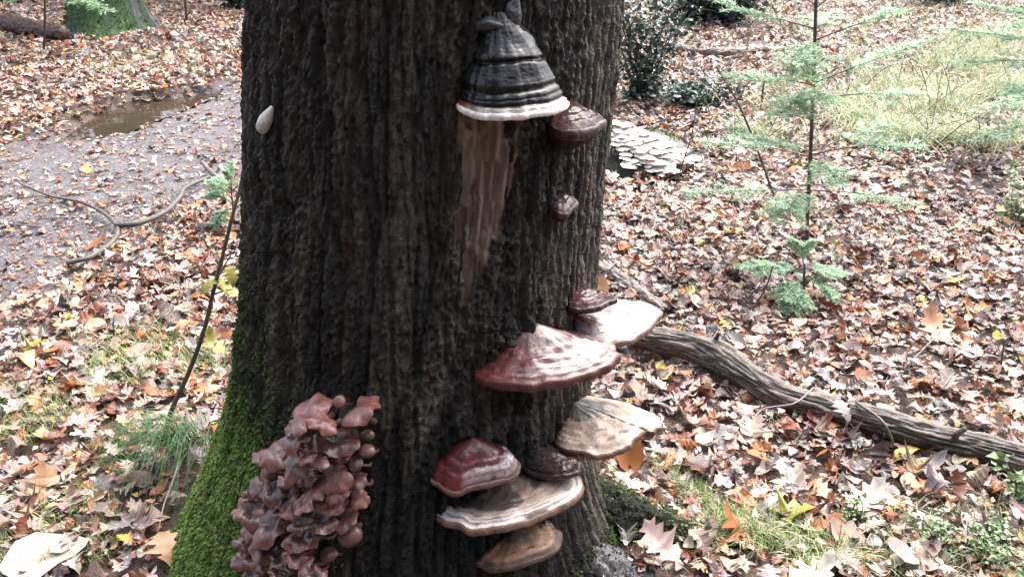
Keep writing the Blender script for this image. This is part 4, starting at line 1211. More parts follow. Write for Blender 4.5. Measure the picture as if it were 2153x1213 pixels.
def log_thing(name, pts, radii, label, cat, colr, seed, depth, n=160, ns=40):
    v, f, tone = barky(pts, radii, n, ns, seed, depth)
    o = link(name, make_mesh(name, v - pts[0], f, M['log'], np.array(colr) * tone[:, None])); o.location = tuple(pts[0])
    return tag(o, label, cat)
log_thing('fallen_branch', gp([(1255, 560), (1300, 588), (1345, 618), (1392, 655)], .012), [.03, .038, .036, .028], 'short weathered grey limb lying behind the trunk among leaves', 'branch', (0.17, 0.145, 0.125), 7, .008)
log_thing('fallen_log', gp([(-60, 42), (20, 50), (75, 62), (135, 70)], .09), [.10, .10, .09, .07], 'brown fallen log running into the foot of the mossy tree', 'log', (0.085, 0.048, 0.034), 9, .012)
log_thing('fallen_log', gp([(1408, 100), (1460, 108), (1530, 112), (1612, 104)], .05), [.04, .048, .05, .035], 'pale topped thin log lying behind the dark evergreen shrub', 'log', (0.20, 0.155, 0.12), 11, .009)
fk = gp([(40, 385), (105, 412), (170, 425), (220, 450), (247, 480), (235, 510), (190, 540), (140, 553)], .042)
fo = empty('forked_branch', fk[4], 'thin dark forked branch curving across the muddy path', 'branch')
for nm, pts, ra in (('limb', fk, (.005, .011)), ('limb', gp([(244, 474), (290, 470), (345, 447), (378, 415), (390, 395), (440, 372)], .05), (.013, .010))):
    P = catmull(pts, 60); v, f = tube(P - fk[4], np.interp(np.linspace(0, 1, 60), [0, .6, 1], [ra[0], max(ra), ra[1]]), 9, .25, 2, 5)
    c = np.array((0.085, 0.075, 0.07)) * (0.6 + 0.8 * fbm(v[:, 0] * 20, v[:, 1] * 20, 3))[:, None]
    link(nm, make_mesh(nm, v, f, M['stem'], c), fo)
STK = [([(425, 342), (450, 368), (480, 390), (505, 408)], .045, .014, 'short grey stick end lying beside the trunk edge on the path'),
       ([(1285, 818), (1340, 836), (1400, 856), (1440, 872)], .02, .010, 'dark stick lying in leaves just above the tan shelf bracket'),
       ([(1900, 775), (1955, 720), (2010, 660)], .03, .004, 'thin dark twig poking from pale litter beyond the fallen branch'),
       ([(75, 185), (130, 190), (145, 215), (140, 245)], .03, .008, 'crooked grey stick beside the puddle'),
       ([(1600, 905), (1640, 918), (1700, 925)], .012, .005, 'straight black twig on the litter in front of the fallen branch'),
       ([(280, 160), (310, 168), (345, 180)], .02, .012, 'pale rotten stick on the far bank of the puddle'),
       ([(0, 470), (60, 475), (95, 478)], .012, .006, 'thin straight stick on the mud beside the forked branch'),
       ([(1770, 500), (1830, 530), (1860, 560)], .015, .007, 'grey crooked stick in the litter beside the fir sapling'),
       ([(2060, 520), (2010, 560), (1985, 590)], .02, .005, 'slender brown twig lying beside the right bramble'),
       ([(30, 1085), (70, 1110), (105, 1130)], .02, .004, 'straw coloured twig lying over the big pale yellow leaf')]
for pts, up, rad, lab in STK:
    wood_piece('stick', gp(pts, up), [rad, rad, rad * .7], lab, 'stick', (0.13, 0.115, 0.10), 8, 20, .2, len(lab), 0, mat='stem')

# ------------------------------------------------------------------ grass
def blades(roots, length, lean, width, cols, rg, segs=4, droop=1.0, dirs=None):
    N = len(roots)
    a = rg.uniform(0, 6.283, N) if dirs is None else dirs
    d = np.stack([np.cos(a), np.sin(a), np.zeros(N)], -1)
    sd = np.stack([-np.sin(a), np.cos(a), np.zeros(N)], -1)
    V = []
    for k_ in range(segs + 1):
        t = k_ / segs
        hor = lean * (t * 0.45 + t * t * 0.55) * length
        ver = length * (t * np.sqrt(np.clip(1 - 0.5 * lean ** 2, .1, 1)) - droop * lean * t ** 2.2 * 0.8)
        c = roots + d * hor[:, None] + np.array([0, 0, 1.0]) * ver[:, None]
        w = width * (1 - t) ** 0.7 * 0.5 + 0.0001
        V += [c - sd * w[:, None], c + sd * w[:, None]]
    V = np.stack(V, 1); nv = V.shape[1]
    q = (np.arange(N) * nv)[:, None]
    F = np.concatenate([np.concatenate([q + 2 * k_, q + 2 * k_ + 1, q + 2 * k_ + 3, q + 2 * k_ + 2], 1) for k_ in range(segs)])
    return V.reshape(-1, 3), F, np.repeat(cols, nv, 0)

def grass_cols(N, base, rg, sd=0.22):
    b = np.array(base)
    pick = rg.integers(0, len(b), N)
    return b[pick] * rg.uniform(1 - sd, 1 + sd, (N, 1))

PALE = [(0.34, 0.36, 0.14), (0.42, 0.38, 0.20), (0.24, 0.32, 0.12), (0.50, 0.44, 0.28)]
GREEN = [(0.12, 0.24, 0.055), (0.17, 0.30, 0.07), (0.09, 0.18, 0.05)]
TEAL = [(0.20, 0.32, 0.19), (0.26, 0.38, 0.22), (0.36, 0.40, 0.24)]

def build_grass():
    rg = np.random.default_rng(33)
    mb = MB()
    regs = [  # pixel polygon, count, len, colours, lean, width
        ([(1780, 120), (1900, 160), (2000, 80), (2300, 60), (2350, 330), (2153, 325), (2000, 312), (1880, 322), (1760, 300)], 9500, .30, PALE + TEAL, .9, .006),
        ([(1250, 0), (2300, 0), (2300, 120), (1800, 130), (1600, 60), (1250, 40)], 3200, .20, TEAL + PALE, .8, .006),
        ([(1560, 205), (1700, 150), (1800, 200), (1780, 330), (1600, 320)], 1500, .16, TEAL + PALE, .85, .005),
        ([(160, 150), (250, 120), (420, 110), (430, 160), (260, 185)], 420, .12, PALE, .8, .006),
        ([(150, 720), (300, 680), (480, 690), (490, 790), (400, 850), (200, 850)], 1100, .10, PALE + GREEN, .75, .0030),
        ([(0, 820), (120, 800), (160, 900), (60, 960), (0, 950)], 420, .09, PALE + GREEN, .75, .003),
        ([(0, 1060), (190, 1050), (270, 1120), (260, 1213), (0, 1230)], 700, .07, GREEN + PALE, .7, .0026),
        ([(230, 930), (330, 900), (300, 1000), (180, 1030)], 350, .07, GREEN, .7, .0026),
        ([(1360, 985), (1460, 1030), (1600, 1150), (1480, 1140)], 800, .07, GREEN + PALE, .8, .0026),
        ([(1470, 1120), (1640, 1090), (1800, 1200), (1700, 1240), (1480, 1240)], 900, .09, PALE + GREEN, .8, .0028),
        ([(1750, 1080), (2153, 1040), (2180, 1230), (1750, 1230)], 650, .08, PALE + TEAL, .8, .0028),
        ([(1600, 900), (1900, 960), (1900, 990), (1600, 920)], 60, .06, PALE + TEAL, .8, .0028),
        ([(1790, 880), (1900, 900), (1960, 945), (1800, 920)], 220, .05, GREEN, .7, .003),
    ]
    for poly, N, ln, cl, lean, wd in regs:
        pw = poly_world(poly)
        lo, hi = pw.min(0), pw.max(0)
        X = rg.uniform(lo[0], hi[0], N * 4); Y = rg.uniform(lo[1], hi[1], N * 4)
        clump = fbm(X * 5 + 3, Y * 5 + 1, 3)
        ok = in_poly(X, Y, pw) & (clump > 0.40 + 0.12 * rg.random(len(X)))
        X, Y = X[ok][:N], Y[ok][:N]; n = len(X)
        if not n: continue
        rt = np.stack([X, Y, gz(X, Y) + 0.005], -1)
        v, f, c = blades(rt, ln * rg.uniform(.5, 1.3, n), lean * rg.uniform(.4, 1.1, n), wd * rg.uniform(.6, 1.3, n), grass_cols(n, cl, rg), rg)
        mb.add(v, f, c)
    o = link('grass', mb.mesh('grass', M['grass']))
    tag(o, 'thin pale grass growing through the leaf litter', None, None, 'stuff')
build_grass()

def build_undergrowth():
    """loose thin dead stalks and runners between shrub and pale grass"""
    rg = np.random.default_rng(91); mb = MB()
    for _ in range(230):
        px, py = rg.uniform(1380, 2180), rg.uniform(15, 330)
        if px < 1480 and py > 120: continue
        p = ground_pt(px, py); a = rg.uniform(0, 6.28); L = rg.uniform(.2, .75)
        e = p + np.array([math.cos(a) * L * .8, math.sin(a) * L * .5, L * rg.uniform(.15, .7)])
        m_ = (p + e) / 2 + np.array([0, 0, rg.uniform(.02, .15)]) + rg.normal(0, .03, 3)
        P = catmull(np.array([p, m_, e]), 7)
        v, f = tube(P, np.linspace(.0035, .0015, 7), 4, cap=False)
        mb.add(v, f, np.array(((0.09, 0.07, 0.055), (0.24, 0.20, 0.15), (0.34, 0.31, 0.20), (0.05, 0.04, 0.035))[int(rg.integers(0, 4))]))
    tag(link('undergrowth', mb.mesh('undergrowth', M['stem'])), 'loose tangle of thin dead stalks among the pale grass', None, None, 'stuff')
build_undergrowth()

def tuft(px, py, N, ln, cl, lean, wd, label, dirs=(0, 6.283), droop=1.0, spread=.04, seed=1, up=0.0):
    rg = np.random.default_rng(seed)
    p = ground_pt(px, py, up)
    X = rg.normal(0, spread, N); Y = rg.normal(0, spread, N)
    rt = np.stack([X, Y, 0 * X], -1)
    half = N // 2
    root = empty('grass_tuft', p, label, 'grass')
    for nm, sl_ in (('blades', slice(0, N)),):
        v, f, c = blades(rt, ln * rg.uniform(.6, 1.15, N), lean * rg.uniform(.6, 1.1, N), wd * rg.uniform(.7, 1.2, N), grass_cols(N, cl, rg), rg, 6, droop, rg.uniform(dirs[0], dirs[1], N))
        o = link('blades', make_mesh('blades', v, f, M['grass'], c), root); o['kind'] = 'stuff'
    return root, p
tf, tp = tuft(392, 930, 200, .36, [(0.045, 0.12, 0.03), (0.075, 0.17, 0.045), (0.03, 0.08, 0.03)], .85, .0032, 'drooping tuft of dark green fine grass against the mossy trunk foot', (R(185), R(285)), 1.5, .04, 3, .08)
st_ = [ground_pt(382, 930, .06), ground_pt(372, 985, .09), ground_pt(345, 1060, .05), ground_pt(332, 1120, .01)]
P = catmull(st_, 16); v, f = tube(P - tp, np.full(16, .0022), 5)
link('straw', make_mesh('straw', v, f, M['grass'], np.tile((0.55, 0.45, 0.36), (len(v), 1))), tf)
tuft(1568, 292, 130, .30, TEAL + [(0.22, 0.34, 0.10)], .75, .006, 'bright green grass clump beside the pale mushroom stump', (R(100), R(260)), 1.0, .06, 4)
for (tx_, ty_, lb_) in ((1900, 300, 'pale arching grass tussock at the litter edge beside the fir sapling'), (2060, 310, 'yellowish grass tussock at the litter edge below the pale meadow'),
                        (1985, 215, 'pale grass tussock in the middle of the pale meadow'), (1800, 265, 'bluish green grass tussock just behind the fir sapling'), (2120, 200, 'tall straw coloured grass tussock near the second fir')):
    tuft(tx_, ty_, 240, .42, PALE + TEAL, .9, .006, lb_, (0, 6.283), 1.1, .09, tx_)

# ------------------------------------------------------------------ fir saplings
NEED = [(0.26, 0.42, 0.24), (0.35, 0.50, 0.30), (0.22, 0.38, 0.23), (0.42, 0.56, 0.38)]

def needle_mesh(segs_, rg, ln, wd, dens):
    """segs_: list of (p0,p1); flat rows of needles both sides"""
    P0 = np.array([s[0] for s in segs_]); P1 = np.array([s[1] for s in segs_])
    L = np.linalg.norm(P1 - P0, axis=1)
    k_ = np.maximum((L * dens).astype(int), 2)
    idx = np.repeat(np.arange(len(L)), k_)
    t = rg.random(len(idx))
    base = P0[idx] + (P1 - P0)[idx] * t[:, None]
    T = ((P1 - P0) / (L[:, None] + 1e-9))[idx]
    side = np.cross(T, [0, 0, 1.0]); side /= np.linalg.norm(side, axis=1)[:, None] + 1e-9
    sg = rg.choice([-1, 1], len(idx))[:, None]
    d = side * sg * 0.85 + T * 0.55 + np.array([0, 0, 1.0]) * rg.normal(0.05, 0.25, (len(idx), 1)) + rg.normal(0, .12, (len(idx), 3))
    d /= np.linalg.norm(d, axis=1)[:, None]
    l_ = ln * rg.uniform(.7, 1.15, len(idx))
    wv = np.cross(d, rg.normal(0, 1, (len(idx), 3)) * .3 + [0, 0, 1.0]); wv /= np.linalg.norm(wv, axis=1)[:, None] + 1e-9
    a = base - wv * wd; b = base + wv * wd; tip = base + d * l_[:, None]; m1 = base + d * (l_ * .7)[:, None] + wv * wd; m0 = base + d * (l_ * .7)[:, None] - wv * wd
    V = np.stack([a, b, m1, m0, tip], 1).reshape(-1, 3)
    q = np.arange(len(idx)) * 5
    return V, [np.stack([q, q + 1, q + 2, q + 3], -1), np.stack([q + 3, q + 2, q + 4], -1)], np.repeat(grass_cols(len(idx), NEED, rg), 5, 0)

def fir(label, stem_px, y, rads, brs, seed, ln=.026, wd=.0017, dens=640, twl=.14, group=None, base=None):
    rg = np.random.default_rng(seed)
    pts = np.array([on_y(a, b, y) for a, b in stem_px])
    if base is not None: pts[0] = base
    root = empty('fir_sapling', pts[0], label, 'sapling', group); b0 = pts[0].copy()
    P = catmull(pts, 40)
    v, f = tube(P - b0, np.interp(np.linspace(0, 1, 40), [0, 1], rads), 9, .15, seed)
    link('stem', make_mesh('stem', v, f, M['stem'], np.array((0.060, 0.052, 0.042)) * (0.6 + .8 * fbm(v[:, 2] * 40, v[:, 0] * 40, 2))[:, None]), root)
    for (sx, sy, tx, ty, dy, full) in brs:
        p0 = on_y(sx, sy, y); p1 = on_y(tx, ty, y + dy)
        mid = (p0 + p1) / 2 + np.array([0, 0, .012]) + rg.normal(0, .008, 3)
        C_ = catmull(np.array([p0, mid, p1]), 12)
        bl = np.linalg.norm(p1 - p0)
        v, f = tube(C_ - b0, np.linspace(.0034, .0014, 12) * (1 if ln > .015 else .7), 5)
        br = link('branch', make_mesh('branch', v, f, M['stem'], np.tile((0.10, 0.085, 0.06), (len(v), 1))), root)
        sg = []
        for i in range(11):
            if i / 11 >= (1 - full): sg.append((C_[i], C_[i + 1]))
        T = (p1 - p0) / bl; S = np.cross(T, [0, 0, 1.0]); S /= np.linalg.norm(S)
        tmb = MB()
        for i in range(3, 12):
            if i / 11 < (1 - full): continue
            for s_ in (-1, 1):
                if rg.random() < .2: continue
                l_ = twl * (1.15 - i / 12) * rg.uniform(.6, 1.2) + .025
                e = C_[i] + (T * .75 + S * s_ * .75 + np.array([0, 0, rg.normal(-.05, .15)])) * l_
                m_ = (C_[i] + e) / 2 + np.array([0, 0, .004])
                sg += [(C_[i], m_), (m_, e)]
        V, F, c = needle_mesh(sg, rg, ln, wd, dens)
        o = link('needles', make_mesh('needles', V - b0, F, M['needle'], c), br); o['kind'] = 'stuff'
    return root

yb = ground_pt(1698, 530)[1]
fir('tall slender pale green fir sapling with sparse tiers standing in leaf litter', [(1696, 545), (1698, 450), (1704, 330), (1710, 180), (1714, 60), (1718, -60), (1722, -200)], yb, (.0095, .006),
    [(1713, 85, 1890, 22, .0, .6), (1711, 60, 1515, 8, .05, .75), (1711, 175, 1940, 90, .05, .65), (1710, 178, 1545, 165, -.05, .8), (1708, 208, 1935, 196, .15, .55), (1707, 200, 1640, 240, -.25, .9),
     (1706, 318, 1865, 262, .2, .55), (1705, 325, 1930, 312, -.12, .6), (1705, 330, 1480, 300, .0, .55), (1706, 320, 1560, 290, -.3, .8), (1703, 398, 1455, 405, -.06, .7), (1703, 400, 1915, 428, -.1, .5),
     (1701, 458, 1825, 412, .1, .35), (1701, 440, 1625, 460, -.22, .8), (1713, 90, 1665, 130, -.25, .95), (1712, 60, 1740, 30, .25, .9), (1712, 20, 1850, -40, .0, .8), (1713, 10, 1590, -40, .0, .8), (1709, 180, 1725, 215, -.28, .9),
     (1712, 100, 1700, 165, -.3, .9), (1705, 330, 1760, 385, -.25, .8), (1702, 400, 1660, 440, -.25, .8)], 3, group=None, base=ground_pt(1696, 540, -.01))
y2 = ground_pt(1688, 652)[1]
fir('knee high fir seedling growing in front of the tall fir sapling', [(1688, 655), (1690, 600), (1692, 555)], y2, (.006, .004),
    [(1690, 590, 1640, 620, -.05, .9), (1690, 585, 1755, 625, -.05, .9), (1691, 565, 1600, 570, .03, .8), (1691, 562, 1760, 570, .05, .8), (1691, 560, 1690, 520, .05, .9), (1690, 600, 1670, 650, -.1, .9), (1691, 575, 1560, 560, .1, .6)], 5, .018, .0014, 1000, .07, base=ground_pt(1688, 655, -.01))
y3 = ground_pt(2230, 330)[1]
fir('fir sapling at the edge of the pale grass with branches reaching over it', [(2235, 335), (2238, 150), (2240, -80)], y3, (.012, .008),
    [(2238, 90, 1990, 60, .1, .7), (2238, 130, 2010, 135, -.1, .7), (2238, 60, 2060, 10, 0, .8), (2238, 200, 2050, 235, .1, .7), (2237, 250, 2060, 290, -.2, .7), (2238, 40, 2130, 60, -.4, .9), (2237, 170, 2110, 200, -.4, .9)], 8, .03, .0022, 700, .18, base=ground_pt(2235, 335, -.01))
y4 = ground_pt(492, 480)[1]
fir('tiny bluish fir seedling half hidden behind the trunk edge', [(494, 485), (490, 440), (486, 400)], y4, (.005, .003),
    [(490, 430, 440, 415, 0, .9), (489, 420, 450, 385, .03, .9), (488, 405, 520, 380, 0, .9), (490, 440, 450, 470, -.05, .9), (487, 400, 480, 365, 0, .9), (490, 430, 530, 430, 0, .9)], 11, .022, .0017, 1000, .06, base=ground_pt(494, 485, -.01))
# spruce twigs hanging by the far mossy tree
y5 = 9.0
fir('young fir in front of the far mossy tree, its green branch crossing it', [(92, 112), (94, 50), (95, -40)], ground_pt(92, 112)[1], (.012, .01),
    [(95, -10, 225, 20, .0, .8), (95, -25, 200, 5, -.2, .8), (95, -20, 30, 0, 0, .8)], 13, .05, .004, 200, .25, base=ground_pt(92, 112, -.01))

# ------------------------------------------------------------------ thin saplings and stems
def sapling(label, pts, rads, leaves, cat='sapling', colr=(0.085, 0.07, 0.058), seed=1, name='oak_sapling', side=()):
    b0 = np.asarray(pts[0], float)
    root = empty(name, b0, label, cat)
    P = catmull(pts, 40)
    v, f = tube(P - b0, np.interp(np.linspace(0, 1, 40), np.linspace(0, 1, len(rads)), rads), 9, .25, seed)
    link('stem', make_mesh('stem', v, f, M['stem'], np.array(colr) * (0.6 + .8 * fbm(v[:, 2] * 30, v[:, 0] * 30, 2))[:, None]), root)
    for sp_ in side:
        P = catmull(sp_, 10); v, f = tube(P - b0, np.linspace(.003, .0016, 10), 6)
        link('twig', make_mesh('twig', v, f, M['stem'], np.tile(np.array(colr), (len(v), 1))), root)
    rg = np.random.default_rng(seed)
    for (p, ln, kd, ck, yaw, tx, ty) in leaves:
        o = leaf_object(np.asarray(p) - b0, ln, kd, ck, R(yaw), R(tx), R(ty), None, None, var=int(rg.integers(0, 6)), cat=None)
        o.name = 'leaf'; o.parent = root
    return root

bs = ground_pt(340, 925, -.01); ys = bs[1]
sp = [bs] + [on_y(a, b, ys + .02 * i) for i, (a, b) in enumerate([(362, 860), (400, 775), (430, 690), (447, 620), (470, 530), (490, 450), (505, 395), (515, 330)])]
sapling('thin leaning oak sapling with a few olive leaves beside the trunk', sp, [.008, .007, .0055, .004],
        [(on_y(474, 606, ys + .1), .10, 'oak', 'olive', 80, 40, 10), (on_y(440, 598, ys + .06), .085, 'oak', 'olive', -60, 30, 10), (on_y(486, 578, ys + .14), .07, 'oak', 'olive', 20, 50, 0),
         (on_y(452, 722, ys), .10, 'oak', 'olive', 60, 40, 10), (on_y(470, 712, ys + .05), .09, 'oak', 'orange', -70, 35, 10)], seed=4,
        side=[[on_y(447, 620, ys + .08), on_y(470, 612, ys + .09), on_y(490, 608, ys + .1)], [on_y(455, 590, ys + .08), on_y(480, 545, ys + .1), on_y(498, 520, ys + .12)], [on_y(425, 715, ys + .05), on_y(440, 720, ys + .03), on_y(455, 722, ys)]])
def stem_thing(label, pxs, rad, seed, colr=(0.07, 0.055, 0.048), dyt=0.0, base_up=-.01, side=()):
    b = ground_pt(*pxs[0], base_up); yy = b[1]
    pts = [b] + [on_y(a, c, yy + dyt * (i + 1)) for i, (a, c) in enumerate(pxs[1:])]
    return sapling(label, pts, [rad, rad * .6], [], 'twig', colr, seed, 'bare_stem', [[on_y(a, c, yy + dyt * 2) for a, c in s_] for s_ in side])
stem_thing('bare dark stem leaning towards the fallen log behind the pale mushrooms', [(1632, 425), (1605, 350), (1575, 270), (1545, 205), (1505, 140)], .0075, 1, side=[[(1590, 310), (1640, 270), (1690, 245)]])
stem_thing('thin dark stem with side twigs rising in front of the pale mushrooms', [(1418, 400), (1435, 345), (1455, 280), (1465, 215)], .0045, 2, side=[[(1440, 330), (1500, 290), (1560, 250)]])
stem_thing('straight dark stem standing by the far mossy tree', [(393, 46), (390, 10), (388, -40)], .018, 4)
stem_thing('pale dry stalk standing upright tight against the trunk edge', [(513, 575), (507, 500), (502, 420), (500, 355)], .0032, 5, (0.55, 0.50, 0.40))
stem_thing('short dark dead stem standing behind the fir sapling', [(1600, 235), (1604, 190), (1608, 165)], .009, 6)
stem_thing('slim bare stem beside the bilberry sprigs in front of the fallen branch', [(2100, 800), (2106, 760), (2112, 715)], .0045, 7)
stem_thing('crooked bare twig standing beside the fir seedling', [(1560, 690), (1590, 640), (1612, 600), (1625, 560)], .004, 8, side=[[(1590, 640), (1560, 655), (1520, 665)]])

# ------------------------------------------------------------------ shrubs
DARKG = [(0.020, 0.042, 0.030), (0.035, 0.065, 0.045), (0.055, 0.09, 0.065), (0.10, 0.15, 0.12)]
BILB = [(0.16, 0.26, 0.10), (0.25, 0.36, 0.17), (0.34, 0.46, 0.27), (0.10, 0.17, 0.06)]

def shrub(label, px, py, size, nl, leaf, cl, nst, seed, name='shrub', up=0.0, flat=0.0, cat='shrub'):
    rg = np.random.default_rng(seed)
    b0 = ground_pt(px, py, up)
    root = empty(name, b0, label, cat)
    sx, sy, sz = size
    ends = []
    for i in range(nst):
        e = np.array([rg.uniform(-.8, .8) * sx, rg.uniform(-.8, .8) * sy, sz * rg.uniform(.5, 1.0)])
        pts = np.array([[e[0] * .12, e[1] * .12, -.01], e * [.5, .5, .55] + rg.normal(0, .02, 3), e])
        P = catmull(pts, 12); v, f = tube(P, np.linspace(.006, .0025, 12) * max(1, sz * 1.5) * (1 if sz > .3 else .4), 6)
        link('stem', make_mesh('stem', v, f, M['stem'], np.tile((0.07, 0.058, 0.045), (len(v), 1))), root)
        ends.append(P)
    E = np.concatenate(ends)
    idx = rg.integers(0, len(E), nl)
    pos = E[idx] * np.array([1, 1, 1]) + rg.normal(0, 1, (nl, 3)) * np.array([sx, sy, sz]) * .16
    pos[:, 2] = np.abs(pos[:, 2]) + .01
    V, F, c = leaves_mesh(pos, leaf * rg.uniform(.6, 1.2, nl), 'round', 1, grass_cols(nl, cl, rg, .3), R(45), rg)
    o = link('foliage', make_mesh('foliage', V, F, M['shrubleaf'], c, False), root); o['kind'] = 'stuff'
    return root
shrub('dark evergreen shrub with small glossy leaves close behind the trunk', 1352, 212, (.42, .35, .85), 1500, .05, DARKG, 12, 1)
shrub('low dark ivy mat creeping beside the evergreen shrub', 1475, 222, (.5, .3, .14), 900, .05, DARKG + [(0.14, 0.2, 0.16)], 9, 2)
shrub('dark evergreen bush at the back behind the thin log', 1480, 50, (1.1, .6, .55), 2600, .075, DARKG, 10, 3)
shrub('dark green bush at the very back beyond the puddle bank', 500, 22, (.45, .4, .8), 1500, .08, DARKG[:3], 7, 4)
shrub('leafy bramble with small pale leaves at the litter edge', 2150, 480, (.16, .2, .24), 520, .03, BILB, 7, 5)
shrub('low bilberry sprigs with tiny pale leaves below the dark curled leaf', 2060, 1175, (.13, .1, .10), 300, .016, BILB, 9, 6)
shrub('sparse bilberry sprig in grass beside the pinkish red leaf', 1965, 1150, (.09, .08, .09), 130, .015, BILB, 6, 7)
shrub('small bilberry sprig growing from litter between branch and root', 1790, 1090, (.09, .07, .08), 90, .016, BILB, 5, 8)
shrub('bilberry clump with rounder green leaves at the foot of the fallen branch', 2140, 1070, (.08, .08, .12), 90, .03, BILB[:2], 5, 9)
shrub('dusky undergrowth bush on the far side of the pale grass', 1990, 12, (.9, .5, .35), 1300, .06, TEAL + DARKG, 8, 10)

# ------------------------------------------------------------------ far mossy tree
def far_tree(label, px, py, rtop, rfoot, seed, colr, green, height=6.0, nm_=5000):
    b0 = ground_pt(px, py, -.03)
    b0 = b0 + np.array([0, rfoot * .6, 0])
    rg = np.random.default_rng(seed)
    root = empty('tree', b0, label, 'tree')
    th = np.linspace(0, 2 * math.pi, 120, endpoint=False); z = np.concatenate([np.linspace(-.1, 1.2, 70), np.linspace(1.3, height, 30)])
    TH, Z = np.meshgrid(th, z, indexing='ij')
    fl = np.exp(-np.clip(Z, 0, 9) / .22)
    r = rtop + (rfoot - rtop) * fl * (0.75 + .5 * np.maximum(np.sin(2.5 * TH + seed), -.3))
    r = r * (1 - .02 * Z) + .02 * (fbm(TH * 9, Z * 3, 3) - .5) + .012 * np.abs(np.sin(TH * 14 + 3 * fbm(TH * 3, Z, 2)))
    V = np.stack([r * np.cos(TH), r * np.sin(TH), Z], -1)
    n = fbm(TH * 2 + seed, Z * 2, 3)
    g_ = (sstep(.3, .55, n) * green)[..., None]
    c = np.array(colr) * (1 - g_) + np.array((0.035, 0.075, 0.022)) * g_
    link('bark', make_mesh('bark', V.reshape(-1, 3), grid_faces(120, 100, True), M['bark'], c.reshape(-1, 3) * 1.6), root)
    p = (g_[..., 0] * (Z < 1.3)).ravel() * 1.0; p /= p.sum()
    idx = rg.choice(p.size, nm_, p=p)
    pos = V.reshape(-1, 3)[idx] + rg.normal(0, .012, (nm_, 3)); nrm = np.stack([np.cos(TH).ravel()[idx], np.sin(TH).ravel()[idx], np.full(nm_, .4)], -1) + rg.normal(0, .4, (nm_, 3))
    sd_ = np.cross(nrm, rg.normal(0, 1, (nm_, 3))); sd_ /= np.linalg.norm(sd_, axis=1)[:, None]
    vv = np.stack([pos - sd_ * .008, pos + sd_ * .008, pos + nrm * .022], 1).reshape(-1, 3)
    cc = np.repeat(grass_cols(nm_, [(0.05, 0.13, 0.03), (0.08, 0.19, 0.045), (0.04, 0.09, 0.04)], rg), 3, 0)
    o = link('moss', make_mesh('moss', vv, np.arange(nm_ * 3).reshape(-1, 3), M['moss'], cc), root); o['kind'] = 'stuff'
    return root
far_tree('far tree with flared green mossy foot beyond the muddy path', 205, 82, .36, .58, 2, (0.05, 0.06, 0.065), 1.0)

# ------------------------------------------------------------------ pale mushrooms on the mossy stump
def stump():
    b0 = ground_pt(1345, 378, -.02); b0 = b0 + np.array([0, .32, 0])
    root = empty('tree_stump', b0, 'low rotten mossy stump covered with pale mushrooms', 'stump')
    th = np.linspace(0, 2 * math.pi, 70, endpoint=False); s = np.linspace(0, 1, 30)
    TH, S = np.meshgrid(th, s, indexing='ij')
    r = .36 * np.sin(S * math.pi / 2) ** .7 * (1 + .22 * (fbm(np.cos(TH) * 2 + 9, np.sin(TH) * 2 + S * 2 + 9, 4) - .5) * 2)
    z = .17 * (1 - S ** 2.2) + .03 * (fbm(TH * 3, S * 6, 3) - .5)
    V = np.stack([r * np.cos(TH), r * np.sin(TH), z], -1).reshape(-1, 3)
    g_ = sstep(.4, .6, fbm(V[:, 0] * 8, V[:, 1] * 8 + V[:, 2] * 8, 3))[:, None]
    c = np.array((0.016, 0.011, 0.009)) * (1 - g_) + np.array((0.035, 0.05, 0.018)) * g_
    link('wood', make_mesh('wood', V, grid_faces(70, 30, True), M['log'], c), root)
    rg = np.random.default_rng(3); n = 2600
    ii = rg.choice(len(V), n, p=g_[:, 0] / g_.sum()); pos = V[ii] + rg.normal(0, .008, (n, 3)); d = rg.normal(0, .5, (n, 3)) + [0, -.2, 1]
    sd_ = np.cross(d, rg.normal(0, 1, (n, 3))); sd_ /= np.linalg.norm(sd_, axis=1)[:, None]
    vv = np.stack([pos - sd_ * .004, pos + sd_ * .004, pos + d * .014], 1).reshape(-1, 3)
    o = link('moss', make_mesh('moss', vv, np.arange(n * 3).reshape(-1, 3), M['moss'], np.repeat(grass_cols(n, [(0.05, 0.08, 0.025), (0.10, 0.16, 0.05)], rg), 3, 0)), root); o['kind'] = 'stuff'
    return b0
sb = stump()
WC = [(335, 310, 150), (470, 340, 140), (290, 440, 110), (420, 460, 140), (560, 440, 160), (680, 430, 130), (320, 555, 130), (420, 550, 80), (540, 545, 150), (640, 490, 130), (730, 500, 120), (860, 555, 200),
      (990, 560, 120), (510, 605, 110), (670, 600, 190), (600, 640, 110), (690, 655, 100), (850, 630, 210), (790, 655, 80), (480, 680, 110), (470, 725, 110), (570, 755, 110), (520, 798, 150), (620, 800, 70), (720, 700, 200),
      (950, 690, 130), (1060, 690, 160), (820, 750, 220), (960, 740, 120), (1040, 765, 100), (830, 790, 110), (960, 800, 160), (960, 845, 150), (840, 850, 130), (1070, 875, 80), (880, 920, 80), (1020, 890, 80), (1200, 750, 110),
      (1270, 725, 120), (325, 920, 90), (280, 965, 130), (250, 890, 70), (1120, 770, 70), (1130, 640, 110), (760, 560, 100), (900, 500, 110), (380, 390, 130), (470, 410, 120), (600, 520, 130), (450, 500, 130), (800, 470, 120), (760, 610, 120), (920, 600, 130), (560, 580, 120), (1000, 620, 110), (880, 700, 130), (640, 700, 110), (760, 800, 120), (900, 790, 110), (1000, 720, 120), (600, 400, 110), (350, 500, 120), (1080, 740, 110), (760, 860, 100), (700, 760, 120), (420, 620, 90)]
